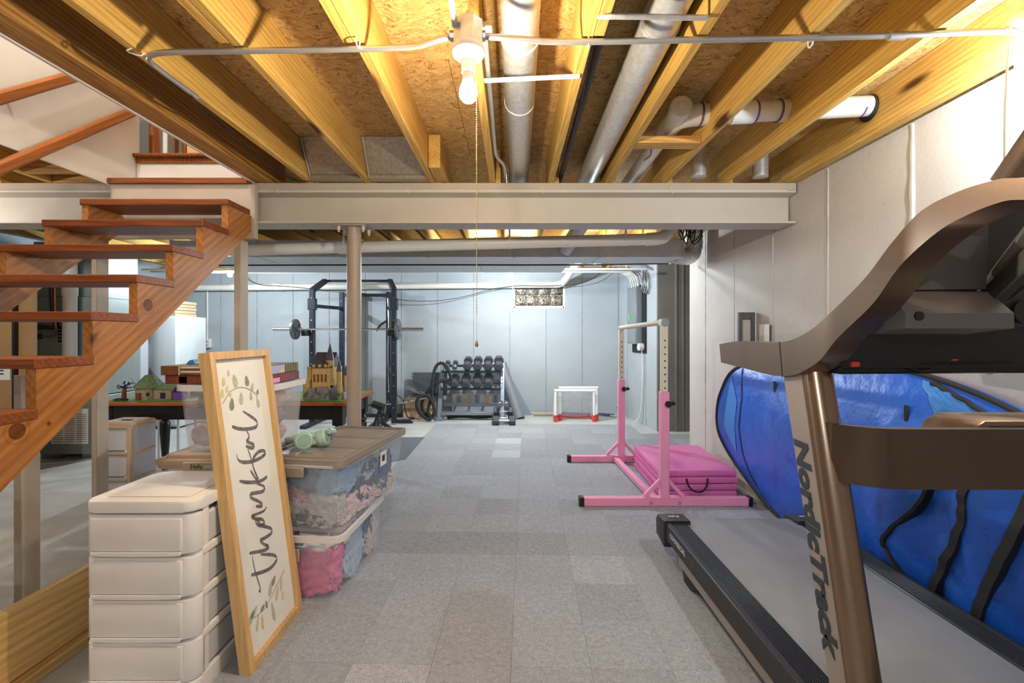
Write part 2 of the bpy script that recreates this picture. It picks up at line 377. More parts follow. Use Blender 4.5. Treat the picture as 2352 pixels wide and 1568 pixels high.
class MB:
    def __init__(self): self.bm = bmesh.new()

    def faces(self, verts, faces):
        vs_ = [self.bm.verts.new(v) for v in verts]
        for f in faces:
            try: self.bm.faces.new([vs_[i] for i in f])
            except ValueError: pass
        return self

    def box(self, x0, x1, y0, y1, z0, z1, bev=0.0, seg=1):
        b = self.bm
        v = [b.verts.new((x, y, z)) for z in (z0, z1) for y in (y0, y1) for x in (x0, x1)]
        fs = [b.faces.new([v[i] for i in q]) for q in ((0, 2, 3, 1), (4, 5, 7, 6), (0, 1, 5, 4), (2, 6, 7, 3), (0, 4, 6, 2), (1, 3, 7, 5))]
        if bev:
            es = list({e for f in fs for e in f.edges})
            bmesh.ops.bevel(b, geom=es, offset=bev, segments=seg, profile=0.5, affect='EDGES')
        return self

    def obox(self, c, ax, ay, az, hx, hy, hz, bev=0.0):
        """oriented box: centre, three unit axes, half sizes"""
        m0 = len(self.bm.verts)
        before = set(self.bm.verts)
        self.box(-hx, hx, -hy, hy, -hz, hz, bev)
        new = [v for v in self.bm.verts if v not in before]
        R = Matrix((ax, ay, az)).transposed()
        for v in new: v.co = R @ v.co + Vector(c)
        return self

    def bar(self, p0, p1, w, t, up=(0, 0, 1), bev=0.0):
        p0, p1 = Vector(p0), Vector(p1)
        d = (p1 - p0); L = d.length; d.normalize()
        u = Vector(up); s = d.cross(u)
        if s.length < 1e-4: u = Vector((1, 0, 0)); s = d.cross(u)
        s.normalize(); u = s.cross(d)
        return self.obox((p0 + p1) / 2, s, d, u, w / 2, L / 2, t / 2, bev)

    def cyl(self, p0, p1, r0, r1=None, n=20, caps=True, rot=0.0):
        r1 = r0 if r1 is None else r1
        p0, p1 = Vector(p0), Vector(p1)
        d = (p1 - p0).normalized()
        a = Vector((0, 0, 1)) if abs(d.z) < 0.9 else Vector((1, 0, 0))
        s = d.cross(a).normalized(); u = s.cross(d)
        b = self.bm
        r = []
        for p, rr in ((p0, r0), (p1, r1)):
            r.append([b.verts.new(p + (s * math.cos(rot + 2 * math.pi * i / n) + u * math.sin(rot + 2 * math.pi * i / n)) * rr) for i in range(n)])
        for i in range(n):
            j = (i + 1) % n
            b.faces.new((r[0][i], r[0][j], r[1][j], r[1][i]))
        if caps:
            if r0 > 0: b.faces.new(r[0][::-1])
            if r1 > 0: b.faces.new(r[1])
        return self

    def tube(self, pts, r, n=10, closed=False, smooth=0, flat=None):
        pts = [Vector(p) for p in pts]
        for _ in range(smooth):
            q = []
            L = len(pts)
            rng = range(L) if closed else range(L - 1)
            if not closed: q.append(pts[0])
            for i in rng:
                a, c = pts[i], pts[(i + 1) % L]
                q += [a * 0.75 + c * 0.25, a * 0.25 + c * 0.75]
            if not closed: q.append(pts[-1])
            pts = q
        b = self.bm; L = len(pts)
        rings = []; prev = None
        for i, p in enumerate(pts):
            t = (pts[(i + 1) % L] - pts[i - 1]) if closed else (pts[min(i + 1, L - 1)] - pts[max(i - 1, 0)])
            t.normalize()
            if prev is None:
                a = Vector((0, 0, 1)) if abs(t.z) < 0.9 else Vector((1, 0, 0))
                s = t.cross(a).normalized()
            else:
                s = (prev - t * prev.dot(t)).normalized()
            prev = s; u = t.cross(s)
            rr = r(i / max(1, L - 1)) if callable(r) else r
            k = flat or 1.0
            rings.append([b.verts.new(p + (s * math.cos(2 * math.pi * j / n) + u * math.sin(2 * math.pi * j / n) * k) * rr) for j in range(n)])
        for i in range(L if closed else L - 1):
            A, B = rings[i], rings[(i + 1) % L]
            for j in range(n):
                k = (j + 1) % n
                b.faces.new((A[j], A[k], B[k], B[j]))
        if not closed:
            b.faces.new(rings[0][::-1]); b.faces.new(rings[-1])
        return self

    def prism(self, poly, axis, a0, a1, bev=0.0):
        """poly in the two other axes (x: y,z / y: x,z / z: x,y), extruded from a0 to a1"""
        def pt(p, a):
            return {'X': (a, p[0], p[1]), 'Y': (p[0], a, p[1]), 'Z': (p[0], p[1], a)}[axis]
        b = self.bm; n = len(poly)
        A = [b.verts.new(pt(p, a0)) for p in poly]; B = [b.verts.new(pt(p, a1)) for p in poly]
        fs = [b.faces.new(A[::-1]), b.faces.new(B)]
        for i in range(n):
            j = (i + 1) % n
            fs.append(b.faces.new((A[i], A[j], B[j], B[i])))
        if bev:
            es = list({e for f in fs[:2] for e in f.edges})
            bmesh.ops.bevel(b, geom=es, offset=bev, segments=2, profile=0.5, affect='EDGES')
        return self

    def lathe(self, prof, c, n=20, axis='Z'):
        b = self.bm; c = Vector(c)
        def pt(r, z, a):
            x, y = r * math.cos(a), r * math.sin(a)
            return c + Vector({'Z': (x, y, z), 'Y': (x, z, y), 'X': (z, x, y)}[axis])
        rings = []
        for r, z in prof:
            if r < 1e-6: rings.append([b.verts.new(pt(0, z, 0))])
            else: rings.append([b.verts.new(pt(r, z, 2 * math.pi * i / n)) for i in range(n)])
        for A, B in zip(rings, rings[1:]):
            for i in range(n):
                j = (i + 1) % n
                q = []
                for v in (A[i % len(A)], A[j % len(A)], B[j % len(B)], B[i % len(B)]):
                    if v not in q: q.append(v)
                if len(q) > 2: b.faces.new(q)
        return self

    def blob(self, c, r, seed=0, amp=0.25, freq=2.0, nu=28, nv=16, zmin=None, box=None):
        """wrinkled ellipsoid, may be pressed into a box"""
        b = self.bm; c = Vector(c); rings = []
        off = Vector((seed * 3.1, seed * 7.7, seed * 1.3))
        for i in range(nv + 1):
            th = math.pi * i / nv; ring = []
            for j in range(nu if 0 < i < nv else 1):
                ph = 2 * math.pi * j / nu
                d = Vector((math.sin(th) * math.cos(ph), math.sin(th) * math.sin(ph), math.cos(th)))
                k = 1 + amp * noise.noise(d * freq + off) + amp * 0.45 * (1 - abs(noise.noise(d * freq * 2.6 + off)) * 3)
                p = Vector((c.x + d.x * r[0] * k, c.y + d.y * r[1] * k, c.z + d.z * r[2] * k))
                if box:
                    w1 = abs(noise.noise(p * 16 + off)) * .022 + abs(noise.noise(p * 34 + off)) * .010
                    p.x = min(max(p.x, box[0] + w1), box[1] - w1); p.y = min(max(p.y, box[2] + w1), box[3] - w1); p.z = min(max(p.z, box[4]), box[5])
                ring.append(b.verts.new(p))
            rings.append(ring)
        for A, B in zip(rings, rings[1:]):
            for j in range(nu):
                k = (j + 1) % nu; q = []
                for v in (A[j % len(A)], A[k % len(A)], B[k % len(B)], B[j % len(B)]):
                    if v not in q: q.append(v)
                if len(q) > 2: b.faces.new(q)
        return self

    def build(self, name, m, parent=None, label=None, smooth=40, kind=None, color=None):
        me = bpy.data.meshes.new(name)
        bmesh.ops.recalc_face_normals(self.bm, faces=self.bm.faces)
        if parent is not None:
            bmesh.ops.translate(self.bm, verts=self.bm.verts, vec=-wloc(parent))
        self.bm.to_mesh(me); self.bm.free()
        me.materials.append(M[m] if isinstance(m, str) else m)
        if smooth:
            me.shade_smooth(); me.set_sharp_from_angle(angle=math.radians(smooth))
        o = bpy.data.objects.new(name, me); col.objects.link(o)
        if parent is not None: o.parent = parent
        if label: o['label'] = label
        if kind: o['kind'] = kind
        if color: o.color = (*lin(color), 1)
        return o


def ob(name, m, label, cat, build, group=None, **kw):
    """single-mesh thing"""
    mb = MB(); build(mb)
    return tag(mb.build(name, m, **kw), label, cat, group)


def copy_tree(o, parent=None):
    c = o.copy(); col.objects.link(c); c.parent = parent
    for ch in list(o.children): copy_tree(ch, c)
    return c


def text(name, s, m, parent, loc, rot, size, shear=0.0, offset=0.0, extrude=0.0006, align='LEFT', sx=1.0, label=None):
    cu = bpy.data.curves.new(name, 'FONT'); cu.body = s; cu.size = size; cu.shear = shear; cu.offset = offset
    cu.extrude = extrude; cu.align_x = align; cu.space_character = sx; cu.resolution_u = 3
    cu.materials.append(M[m])
    tmp = bpy.data.objects.new(name, cu); col.objects.link(tmp)
    me = bpy.data.meshes.new_from_object(tmp.evaluated_get(bpy.context.evaluated_depsgraph_get()))
    bpy.data.objects.remove(tmp); me.materials.clear(); me.materials.append(M[m])
    o = bpy.data.objects.new(name, me); col.objects.link(o)
    if parent: o.parent = parent; loc = Vector(loc) - wloc(parent)
    o.location = loc; o.rotation_euler = rot
    if label: o['label'] = label
    return o


def structure(name, label=None): 
    def f(o):
        o['kind'] = 'structure'
        if label: o['label'] = label
        return o
    return f


def S(o, label=None):
    o['kind'] = 'structure'
    if label: o['label'] = label
    return o

# ================================================================== STRUCTURE
XW = 1.98            # right wall face
YF = 7.85            # far wall face
XL = -5.7            # left wall face
YB = -3.0            # wall behind the viewer
ZJ, ZT = 2.372, 2.607
floor = S(MB().box(XL - .2, 3.1, YB - .2, YF + .2, -0.1, 0).build('floor', 'floor', smooth=0), 'pale painted concrete basement floor')
# carpet tiles: a grid turned slightly against the room
T = 0.3155; ang = math.radians(1.7)
tm = {}
def tile_mesh(w):
    if w not in tm:
        b = MB().box(-w / 2 + .0003, w / 2 - .0003, -T / 2 + .0003, T / 2 - .0003, 0, 0.007, 0.0008)
        me = bpy.data.meshes.new('carpet_tile'); b.bm.to_mesh(me); b.bm.free(); me.materials.append(M['carpet']); tm[w] = me
    return tm[w]
def gridpt(i, j):      # tile indices to floor position, (0,0) corner at X=.0, Y=2.176
    gx, gy = i * T, j * T
    return Vector((0.005 + gx * math.cos(ang) + gy * math.sin(ang), 2.176 - gx * math.sin(ang) + gy * math.cos(ang), 0))
special = {(0, 11): 1.22, (-1, 11): 1.25, (-1, 9): 1.2, (-2, -2): 1.12, (1, 2): .98, (0, 2): .9, (-1, 2): .88, (-2, 2): .86, (-3, 2): .86, (2, 2): .94, (1, 1): 1.12, (3, 0): 1.1, (-3, -2): .9,
           (0, 9): .86, (1, 9): .86, (2, 9): .86, (0, 10): .88, (1, 10): .87, (2, 10): .86, (0, 11): .88, (1, 11): .87, (-4, 15): .86, (5, 11): .85, (4, 11): .84, (-1, 12): .9, (0, 13): 1.1, (3, 13): 1.08}
rt = random.Random(3)
for j in range(-6, 16):
    for i in range(-4, 9):
        c = (gridpt(i, j) + gridpt(i + 1, j + 1)) / 2
        w = T
        if c.x + T / 2 > XW and not (5.3 < c.y < 6.25):
            continue
        if c.y > 6.25 and c.x > 1.72: continue
        if c.y > 7.0: continue
        o = bpy.data.objects.new('carpet_tile', tile_mesh(w)); col.objects.link(o)
        o.parent = floor; o.location = c; o.rotation_euler = (0, 0, -ang + (math.pi if rt.random() < .5 else 0))
        k = special.get((i, j), rt.choice([0.96, 1.0, 1.0, 1.03, 0.93, 1.02]))
        o.color = (k, k, k, 1)
# narrow cut tiles along the wall
for j in range(-6, 10):
    c = gridpt(6, j) + Vector((0.075, T / 2, 0)); w = 0.1
    if c.x + w / 2 < XW:
        o = bpy.data.objects.new('carpet_tile', tile_mesh(w)); col.objects.link(o)
        o.parent = floor; o.location = c; o.rotation_euler = (0, 0, -ang); o.color = (.95, .95, .95, 1)

# walls
wr = S(MB().box(XW, XW + .25, YB, 5.24, 0, 2.37).build('wall_right', 'wall', smooth=0), 'beige-grey poured concrete wall behind the treadmill')
wr2 = S(MB().prism([(1.975, 6.42), (1.80, YF), (2.2, YF), (2.9, 6.6), (2.9, 6.42)], 'Z', 0, 2.37).build('wall_right_end', 'wallfar', smooth=0), 'concrete wall carrying the electrical panel')
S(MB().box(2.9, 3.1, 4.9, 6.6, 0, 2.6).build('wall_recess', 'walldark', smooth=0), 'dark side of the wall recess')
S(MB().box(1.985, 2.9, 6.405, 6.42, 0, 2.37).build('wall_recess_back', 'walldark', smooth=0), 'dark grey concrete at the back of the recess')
wf = S(MB().box(XL, .01, YF, YF + .2, 0, 2.37).box(.88, 2.4, YF, YF + .2, 0, 2.37).box(.01, .88, YF, YF + .2, 0, 1.785).box(.01, .88, YF, YF + .2, 2.165, 2.37)
       .build('wall_back', 'wallfar', smooth=0), 'pale blue-grey poured concrete far wall')
S(MB().box(XL - .2, XL, YB, YF + .2, 0, 2.6).build('wall_left', 'wallfar', smooth=0))
S(MB().box(XL - .2, 3.1, YB - .2, YB, 0, 2.6).build('wall_front', 'wall', smooth=0))


def seam(p0, p1, nrm, r, seed, parent):
    rr = random.Random(seed); n = 46; pts = []
    p0, p1 = Vector(p0), Vector(p1)
    rad = [max(.0018, r * (0.55 + rr.random() * 0.9)) for _ in range(n)]
    for i in range(n):
        pts.append(p0.lerp(p1, i / (n - 1)))
    MB().tube(pts, lambda t: rad[min(n - 1, int(t * (n - 1) + .5))], 6).build('form_seam', 'seamfar' if parent is not wr else 'seam', parent)

for k in range(9):
    y = 4.81 - k * 0.622
    seam((XW, y, 0.01), (XW, y, 2.36), None, 0.011 if k in (4,) else 0.006, k, wr)
for k in range(12):
    x = -4.86 + k * 0.603
    if -.1 < x < .9:
        seam((x, YF, 0.01), (x, YF, 1.74), None, 0.0055, 40 + k, wf)
    else:
        seam((x, YF, 0.01), (x, YF, 2.36), None, 0.0055, 40 + k, wf)
for t in (.25, .75):
    x, y = 1.975 + (1.8 - 1.975) * t, 6.42 + (YF - 6.42) * t
    seam((x, y, .01), (x, y, 2.36), None, 0.005, 60 + int(t * 4), wr2)
for k in range(2):
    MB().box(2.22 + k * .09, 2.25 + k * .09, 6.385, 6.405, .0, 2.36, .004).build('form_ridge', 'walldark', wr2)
# window of glass blocks
win = S(thing('window_1', 'glass block basement window high in the far wall', None, (.05 + .36, YF, 1.8)))
MB().box(.03, .87, YF - .004, YF + .02, 1.76, 1.80, .004).box(.03, .87, YF - .004, YF + .02, 2.15, 2.18, .004).box(.0, .052, YF - .004, YF + .02, 1.76, 2.18, .004).box(.848, .89, YF - .004, YF + .02, 1.76, 2.18, .004)\
    .box(.0, .88, YF + .035, YF + .12, 1.77, 2.17).build('mortar_frame', 'mortar', win)
for r in range(2):
    for c in range(4):
        x, z = .056 + c * .199, 1.804 + r * .174
        MB().box(x, x + .19, YF + .005, YF + .06, z, z + .166, .012, 2).build('glass_block', 'glassblk', win)

# ceiling: sheathing panels and joists
ceil = S(thing('ceiling', 'exposed joist ceiling with oriented strand board sheathing', None, (0, 2, ZT)))
yy = 2.2 - 1.22 * 5
row = 0
while yy < YF:
    y1 = min(yy + 1.217, YF + .1)
    for x0, x1 in ([(XL, -2.83)] if yy < 3.4 else [(XL, -1.9)]) + [(-1.79, 0.3 - .6 * (row % 2)), (0.303 - .6 * (row % 2), 3.0)]:
        if y1 <= 3.5 or x0 > -2 or x1 < -2.8:
            MB().box(x0, x1, yy, y1, ZT, ZT + .018).build('sheathing_panel', 'osb', ceil, smooth=0)
        else:
            MB().box(x0, x1, 3.46, y1, ZT, ZT + .018).build('sheathing_panel', 'osb', ceil, smooth=0)
    yy += 1.22; row += 1
JX = [-1.42, -1.02, -.572, -.155, .25, .65, 1.04, 1.46]
def joist(x, y0, y1, m='joist', w=.038, name='joist', z1=ZT - .001):
    return MB().box(x, x + w, y0, y1, ZJ, z1, .0025).build(name, m, ceil, smooth=0)
for k, x in enumerate(JX):
    joist(x, YB if k not in (1, 2, 3, 4) else (1.69 if k == 3 else YB), 3.48)
    joist(x + .0385, 3.27, YF)
for x in (-1.02, -.572):
    joist(x - .039, YB, 1.70)
joist(-.155, YB, 1.40)
joist(.25 + .0385, YB, 1.66)
joist(1.90, YB, 3.46, w=.06, name='rim_joist'); joist(2.0, 3.4, 5.2)
for k in range(3): joist(-1.782 + k * .0385, YB, 3.46, 'joistd', name='trimmer_joist')
for k in range(2): joist(-2.80 - k * .0385, YB, 3.46, 'joistd', name='trimmer_joist')
for k in range(6): joist(-3.22 - k * .41, YB, 3.48); joist(-3.18 - k * .41, 3.27, YF)
for k in range(3): joist(-1.82 - k * .41, 3.52, YF)
for x in (-3.6, -3.4):
    MB().box(-3.18, -2.84, 3.05 + (x + 3.6), 3.09 + (x + 3.6), ZJ, ZT, .003).build('blocking', 'blockX', ceil, smooth=0)
MB().box(-3.6, -3.22, 2.1, 2.14, ZJ, ZT, .003).build('blocking', 'blockX', ceil, smooth=0)
MB().box(.69, 1.04, 2.58, 2.67, ZJ, ZJ + .04, .003).build('blocking', 'blockX', ceil, smooth=0)
MB().box(-.53, -.455, 2.98, 3.45, ZJ + .005, ZT - .02, .003).build('blocking', 'joist', ceil, smooth=0)
MB().box(XL, 3.0, 7.6, YF + .02, 2.372, 2.41, .003).build('sill_plate', 'blockX', ceil, smooth=0)

# stairwell
S(MB().box(-2.765, -2.75, -.8, 3.47, 2.344, 5.0).build('wall_stairwell', 'drywall', smooth=0), 'white drywall side of the open stairwell')
S(MB().box(-1.797, -1.784, -.8, 3.47, 2.366, 5.0).build('wall_stairwell_inner', 'drywall', smooth=0), 'thin white drywall edge along the stair opening')
S(MB().box(-2.83, -1.7, -.85, -.8, 2.6, 5.0).build('wall_stairwell_end', 'drywall', smooth=0))
S(MB().box(-5, .5, 4.75, 4.8, 2.6, 5.0).build('wall_hallway', 'drywall', smooth=0))
S(MB().box(-5, .5, -.9, 4.9, 5.0, 5.05).build('ceiling_hallway', 'drywall', smooth=0))
S(MB().box(-1.784, .5, 3.45, 3.47, 2.63, 5.0).build('wall_hallway_right', 'drywall', smooth=0))
S(MB().box(-3.7, -2.765, 3.45, 3.47, 2.63, 5.0).build('wall_hallway_left', 'drywall', smooth=0))
S(MB().box(-2.75, -1.8, 3.44, 4.75, 2.607, 2.63).build('floor_landing', 'trimwood', smooth=0))
MB2 = MB().box(-2.765, -1.80, 3.405, 3.47, 2.61, 2.637, .008).box(-2.745, -1.80, 3.43, 3.47, 2.572, 2.61)
S(MB2.build('trim_1', 'trimwood'), 'stained wood nosing at the top of the stairs')
S(MB().box(-2.745, -1.80, 3.44, 3.46, 2.383, 2.574).build('trim_2', 'drywall', smooth=0), 'white riser board below the landing nosing')
dr = S(thing('door_1', 'stained doorway at the top of the basement stairs', None, (-2.4, 3.62, 2.637)))
MB().box(-2.745, -2.69, 3.55, 3.60, 2.637, 4.6, .004).build('casing', 'trimwood', dr)
MB().box(-2.69, -2.655, 3.62, 3.63, 2.637, 4.6, .002).build('jamb', 'drywall', dr)
MB().box(-2.64, -2.622, 3.66, 3.70, 2.637, 4.6, .002).build('casing', 'trimwood', dr)
MB().box(-2.57, -2.54, 3.66, 3.70, 2.637, 4.6, .002).build('casing', 'trimwood', dr)
MB().box(-2.54, -1.85, 3.67, 3.705, 2.637, 4.6, .002).build('door_leaf', 'maple', dr)

# steel beam, columns, posts
bm_ = thing('steel_beam', 'beige painted steel I-beam running across under the joists', 'beam', (0, 3.35, 2.09))
prof = [(3.25, 2.09), (3.45, 2.09), (3.45, 2.103), (3.357, 2.112), (3.357, 2.292), (3.45, 2.301), (3.45, 2.314), (3.25, 2.314), (3.25, 2.301), (3.343, 2.292), (3.343, 2.112), (3.25, 2.103)]
MB().prism(prof, 'X', XL, 1.965).build('flange_section', 'beam', bm_, smooth=20)
MB().box(XL, 1.97, 3.255, 3.445, 2.315, 2.371, .004).build('nailer_plate', 'postpaint', bm_, smooth=0)
MB().tube([(XL, 3.248, 2.312), (-2, 3.248, 2.311), (0, 3.248, 2.313), (1.9, 3.248, 2.312)], .0045, 6).build('stapled_cable', 'whitecond', bm_)
for x in (-1.62, -.72, .21, 1.1):
    MB().tube([(x, 3.246, 2.335), (x + .003, 3.244, 2.30), (x + .012, 3.246, 2.292)], .0022, 6).build('cable_staple', 'whitecond', bm_)
cl = thing('support_column', 'round taupe steel column under the beam beside the toy table', 'column', (-1.125, 3.35, 0))
MB().cyl((-1.125, 3.35, 0.01), (-1.125, 3.35, 2.08), .05, n=28).build('shaft', 'colpaint', cl)
MB().box(-1.235, -1.015, 3.26, 3.44, 2.079, 2.089, .002).build('cap_plate', 'colpaint', cl)
MB().box(-1.21, -1.04, 3.27, 3.43, 0, .01, .002).build('base_plate', 'colpaint', cl)
for sx in (-1, 1):
    for sy in (-1, 1):
        MB().cyl((-1.125 + sx * .085, 3.35 + sy * .065, 2.05), (-1.125 + sx * .085, 3.35 + sy * .065, 2.08), .013, n=6).cyl((-1.125 + sx * .085, 3.35 + sy * .065, 2.035), (-1.125 + sx * .085, 3.35 + sy * .065, 2.05), .007, n=8).build('bolt', 'beam', cl)
def post(x, y, z1, label, w=.04, dp=.095):
    return ob('stair_post', 'postpaint', label, 'post', lambda b: b.box(x, x + w, y, y + dp, 0, z1, .003), group='painted stair posts')
post(-2.44, 2.30, 1.12, 'beige wooden post under the middle of the stair stringer')
post(-2.98, 3.33, 2.085, 'beige wooden post standing between the furnace and the tan drawer unit', dp=.1)
post(-1.90, 3.212, 1.975, 'beige wooden post under the stair header behind the framed sign', w=.045)

# stairs
st = thing('staircase', 'open-riser wooden basement staircase rising to the landing', 'staircase', (-2.325, 1.9, 0))
RUN, RISE = .237, .187
XR, XS = -1.776, -2.69
def step(k): return 2.928 - k * RUN, 2.165 - k * RISE      # nosing Y, tread top Z of the k-th tread from the top
def stringer(x0, x1):
    pts = []
    top = []
    for k in range(0, 11):
        y, z = step(k)
        top += [(y + .012 + RUN, z - .038), (y + .012, z - .038)]
    y, z = step(10)
    low = [(y + .012, 0.0), (.66, 0.0), (3.205, 2.022), (3.205, step(0)[1] - .038)]
    poly = [p for p in top] + low
    poly[0] = (3.205, step(0)[1] - .038)
    poly = poly[:-1]
    return MB().prism(poly, 'X', x0, x1)
stringer(XR - .04, XR).build('stringer', 'stair', st, smooth=0)
stringer(XS, XS + .04).build('stringer', 'stair', st, smooth=0)
for k in range(0, 11):
    y, z = step(k)
    MB().box(XS - .005, XR + .006, y, y + .252, z - .038, z, .003).build('tread', 'tread', st, smooth=0)
MB().box(-2.745, -1.80, 3.185, 3.44, 2.345, 2.383, .003).build('tread', 'tread', st, smooth=0)
MB().box(-2.74, -1.752, 3.207, 3.246, 1.975, 2.345, .003).build('header_board', 'postpaint', st, smooth=0)
for lab, z0 in (('lower brown wooden handrail on the stairwell wall', 2.2), ('upper brown wooden handrail on the stairwell wall', 2.57)):
    r = thing('handrail', lab, 'handrail', (-2.70, 2.4, z0), 'stairwell handrails')
    a, b = Vector((-2.695, 1.3, z0 - 1.18 * .82)), Vector((-2.695, 3.42, z0 + .94 * .82))
    if z0 > 2.5: b = Vector((-2.695, 3.4, z0 + .92 * .82))
    MB().bar(a, b, .045, .062, bev=.012).build('rail', 'rail', r)
    for t in (.2, .6, .95):
        p = a.lerp(b, t)
        MB().cyl(p + Vector((-.055, 0, -.05)), p + Vector((0, 0, -.025)), .008, n=8).build('bracket', 'conduit', r)
pk = thing('lumber_plank', 'pale pine plank standing on edge below the stairs', 'plank', (-1.84, 1.7, 0))
MB().box(-1.875, -1.837, .9, 2.35, .045, .31, .003).build('board', 'plank', pk, smooth=0)
pk2 = ob('lumber_stud', 'plank', 'pale pine stud lying flat against the plank below the stairs', 'stud', lambda b: b.box(-1.89, -1.80, .9, 2.4, 0, .042, .003), smooth=0)

# ================================================================== LAMPS AND SERVICES
def lamp(label, x, y, zb, color, strength, chain=None, box=True):
    """pull-chain porcelain lampholder; zb = bulb centre height"""
    t = thing('pull_chain_lamp', label, 'lamp', (x, y, zb + .24), 'bare bulb lampholders')
    if box:
        MB().cyl((x, y, zb + .145), (x, y, zb + .225), .05, n=8, rot=.39).build('junction_box', 'galv', t, smooth=0)
        MB().cyl((x, y, zb + .225), (x, y, 2.371), .012, n=8).build('hanger', 'galv', t)
    if y > 2: MB().box(x - .3, x + .3, y - .02, y + .02, 2.355, 2.371, .002).build('mount_strip', 'galvdull', t)
    MB().lathe([(0, .145), (.053, .145), (.055, .132), (.05, .118), (.026, .10), (.022, .062), (.0, .062)], (x, y, zb), 32).build('lampholder', 'porcelain', t)
    MB().lathe([(0, .075), (.017, .075), (.019, .05), (.019, .035)], (x, y, zb), 20).build('socket', 'porcelain', t)
    MB().lathe([(.017, .04), (.02, .03), (.028, .012), (.0305, -.006), (.028, -.02), (.018, -.032), (.0, -.036)], (x, y, zb), 20)\
        .build('bulb', glow('bulb_glow', color, 60), t)
    point('bulb_light', (x, y, zb - .004), color, strength, .022, t)
    if chain:
        L = chain
        b = MB()
        n = int(L / .0075)
        for i in range(n):
            z = zb + .09 - i * .0075
            if z > zb - L: b.lathe([(0, .0028), (.0024, 0), (0, -.0028)], (x + .028, y - .01, z), 5)
        b.cyl((x + .028, y - .01, zb - L + .002), (x + .028, y - .01, zb + .1), .0008, n=5)
        b.build('pull_chain', 'brass', t)
        MB().lathe([(0, .012), (.003, .01), (.006, -.004), (.004, -.01), (0, -.011)], (x + .028, y - .01, zb - L), 10).build('chain_pull', 'brass', t)
    return t

lamp('lit bare bulb with long bead chain hanging in the middle of the nearest joists', -.143, 1.54, 2.115, WARM, BULB_MAIN, .825)
sl = lamp('lit bare bulb beside the right concrete wall above the treadmill', 1.752, 1.6, 2.25, COOL, BULB_SIDE, None)
MB().tube([(1.685, 1.59, 2.36), (1.672, 1.59, 2.2), (1.665, 1.59, 2.05), (1.66, 1.585, 1.75)], .0035, 6, smooth=1).build('pull_cord', 'pvc', sl)
lamp('small lit bare bulb hanging in front of the glass block window', -.02, 6.25, 2.125, COOL, BULB_FAR, .5)
lamp('added bare bulb hidden behind the trunk duct to brighten the middle floor', .95, 5.38, 2.222, COOL, BULB_FAR * .25)  # bulb added out of sight, brightens the middle of the floor
lamp('small lit bare bulb behind the stair post near the far wall', -3.78, 6.3, 2.125, COOL, BULB_FAR * .7)
lamp('added unseen bare bulb lighting the furnace corner', -4.3, 2.7, 2.115, NEUT, BULB_FAR * .28)  # added out of frame to light the utility corner and under the stairs
lamp('added fill bulb behind the viewpoint', -.4, -1.3, 2.115, COOL, BULB_FILL)  # added as fill for surfaces facing the camera
hl = thing('stairwell_fill_light', 'added unseen ceiling light brightening the stairwell', 'lamp', (-2.28, 1.6, 5.0))  # fixture added out of view to light the stairwell walls
MB().lathe([(0, -.09), (.08, -.07), (.12, -.03), (.13, 0), (0, 0)], (-2.28, 1.6, 4.99), 24).build('glass_bowl', glow('bowl_glow', NEUT, 12), hl)
point('bowl_fill_light', (-2.28, 1.6, 4.95), NEUT, BULB_STAIR_FILL, .05, hl)

def pipe(name, m, label, cat, pts, r, n=14, smooth=2, group=None):
    return ob(name, m, label, cat, lambda b: b.tube(pts, r, n, smooth=smooth), group)

cn = thing('conduit_run', 'thin grey steel conduit crossing under the nearest joists through the lamp box', 'conduit', (-.143, 1.66, 2.35))
MB().tube([(-1.38, 2.06, 2.36), (-1.375, 1.85, 2.352), (-1.36, 1.745, 2.345), (-1.30, 1.72, 2.352), (-1.1, 1.72, 2.355), (-.5, 1.70, 2.352), (-.33, 1.66, 2.335), (-.25, 1.57, 2.305), (-.19, 1.545, 2.30)], .0105, 12, smooth=2).build('tube', 'conduit', cn)
MB().tube([(-.10, 1.545, 2.30), (-.03, 1.56, 2.305), (.06, 1.62, 2.335), (.14, 1.665, 2.354), (.5, 1.66, 2.357), (1.3, 1.635, 2.357), (1.62, 1.615, 2.36), (1.72, 1.605, 2.355), (1.752, 1.60, 2.33)], .0105, 12, smooth=2).build('tube', 'conduit', cn)
MB().tube([(-.182, 1.51, 2.31), (-.186, 1.45, 2.335), (-.186, 1.3, 2.36), (-.186, .6, 2.36)], .0105, 12, smooth=2).build('tube', 'conduit', cn)
for x, y in ((-.195, 1.545), (-.095, 1.545)):
    MB().cyl((x - .008, y, 2.30), (x + .008, y, 2.30), .017, n=8).build('connector', 'conduit', cn)
for x in (-.55, .27, 1.06):
    MB().tube([(x, 1.66, 2.372), (x, 1.655, 2.345), (x + .003, 1.685, 2.341), (x + .003, 1.69, 2.372)], .0028, 6, smooth=1).build('strap', 'pvc', cn)
MB().cyl((1.31, 1.634, 2.357), (1.365, 1.632, 2.357), .0145, n=12).cyl((1.325, 1.634, 2.37), (1.325, 1.634, 2.376), .004, n=6).cyl((1.35, 1.634, 2.37), (1.35, 1.634, 2.376), .004, n=6).build('coupling', 'conduit', cn)
MB().tube([(-1.40, 1.73, 2.372), (-1.40, 1.70, 2.345), (-1.35, 1.71, 2.33), (-1.345, 1.72, 2.35)], .0028, 6, smooth=1).build('strap', 'pvc', cn)
pipe('cable', 'black', 'black cable drooping along the underside of the left joists', 'cable', [(-1.385, 2.03, 2.35), (-1.43, 2.12, 2.36), (-1.47, 2.3, 2.385), (-1.5, 2.7, 2.378), (-1.50, 3.0, 2.362), (-1.47, 3.2, 2.36), (-1.36, 3.24, 2.38)], .005, 8)
c2 = thing('conduit_offset', 'grey conduit with an offset bend running beside the round duct', 'conduit', (-.08, 2.4, 2.4))
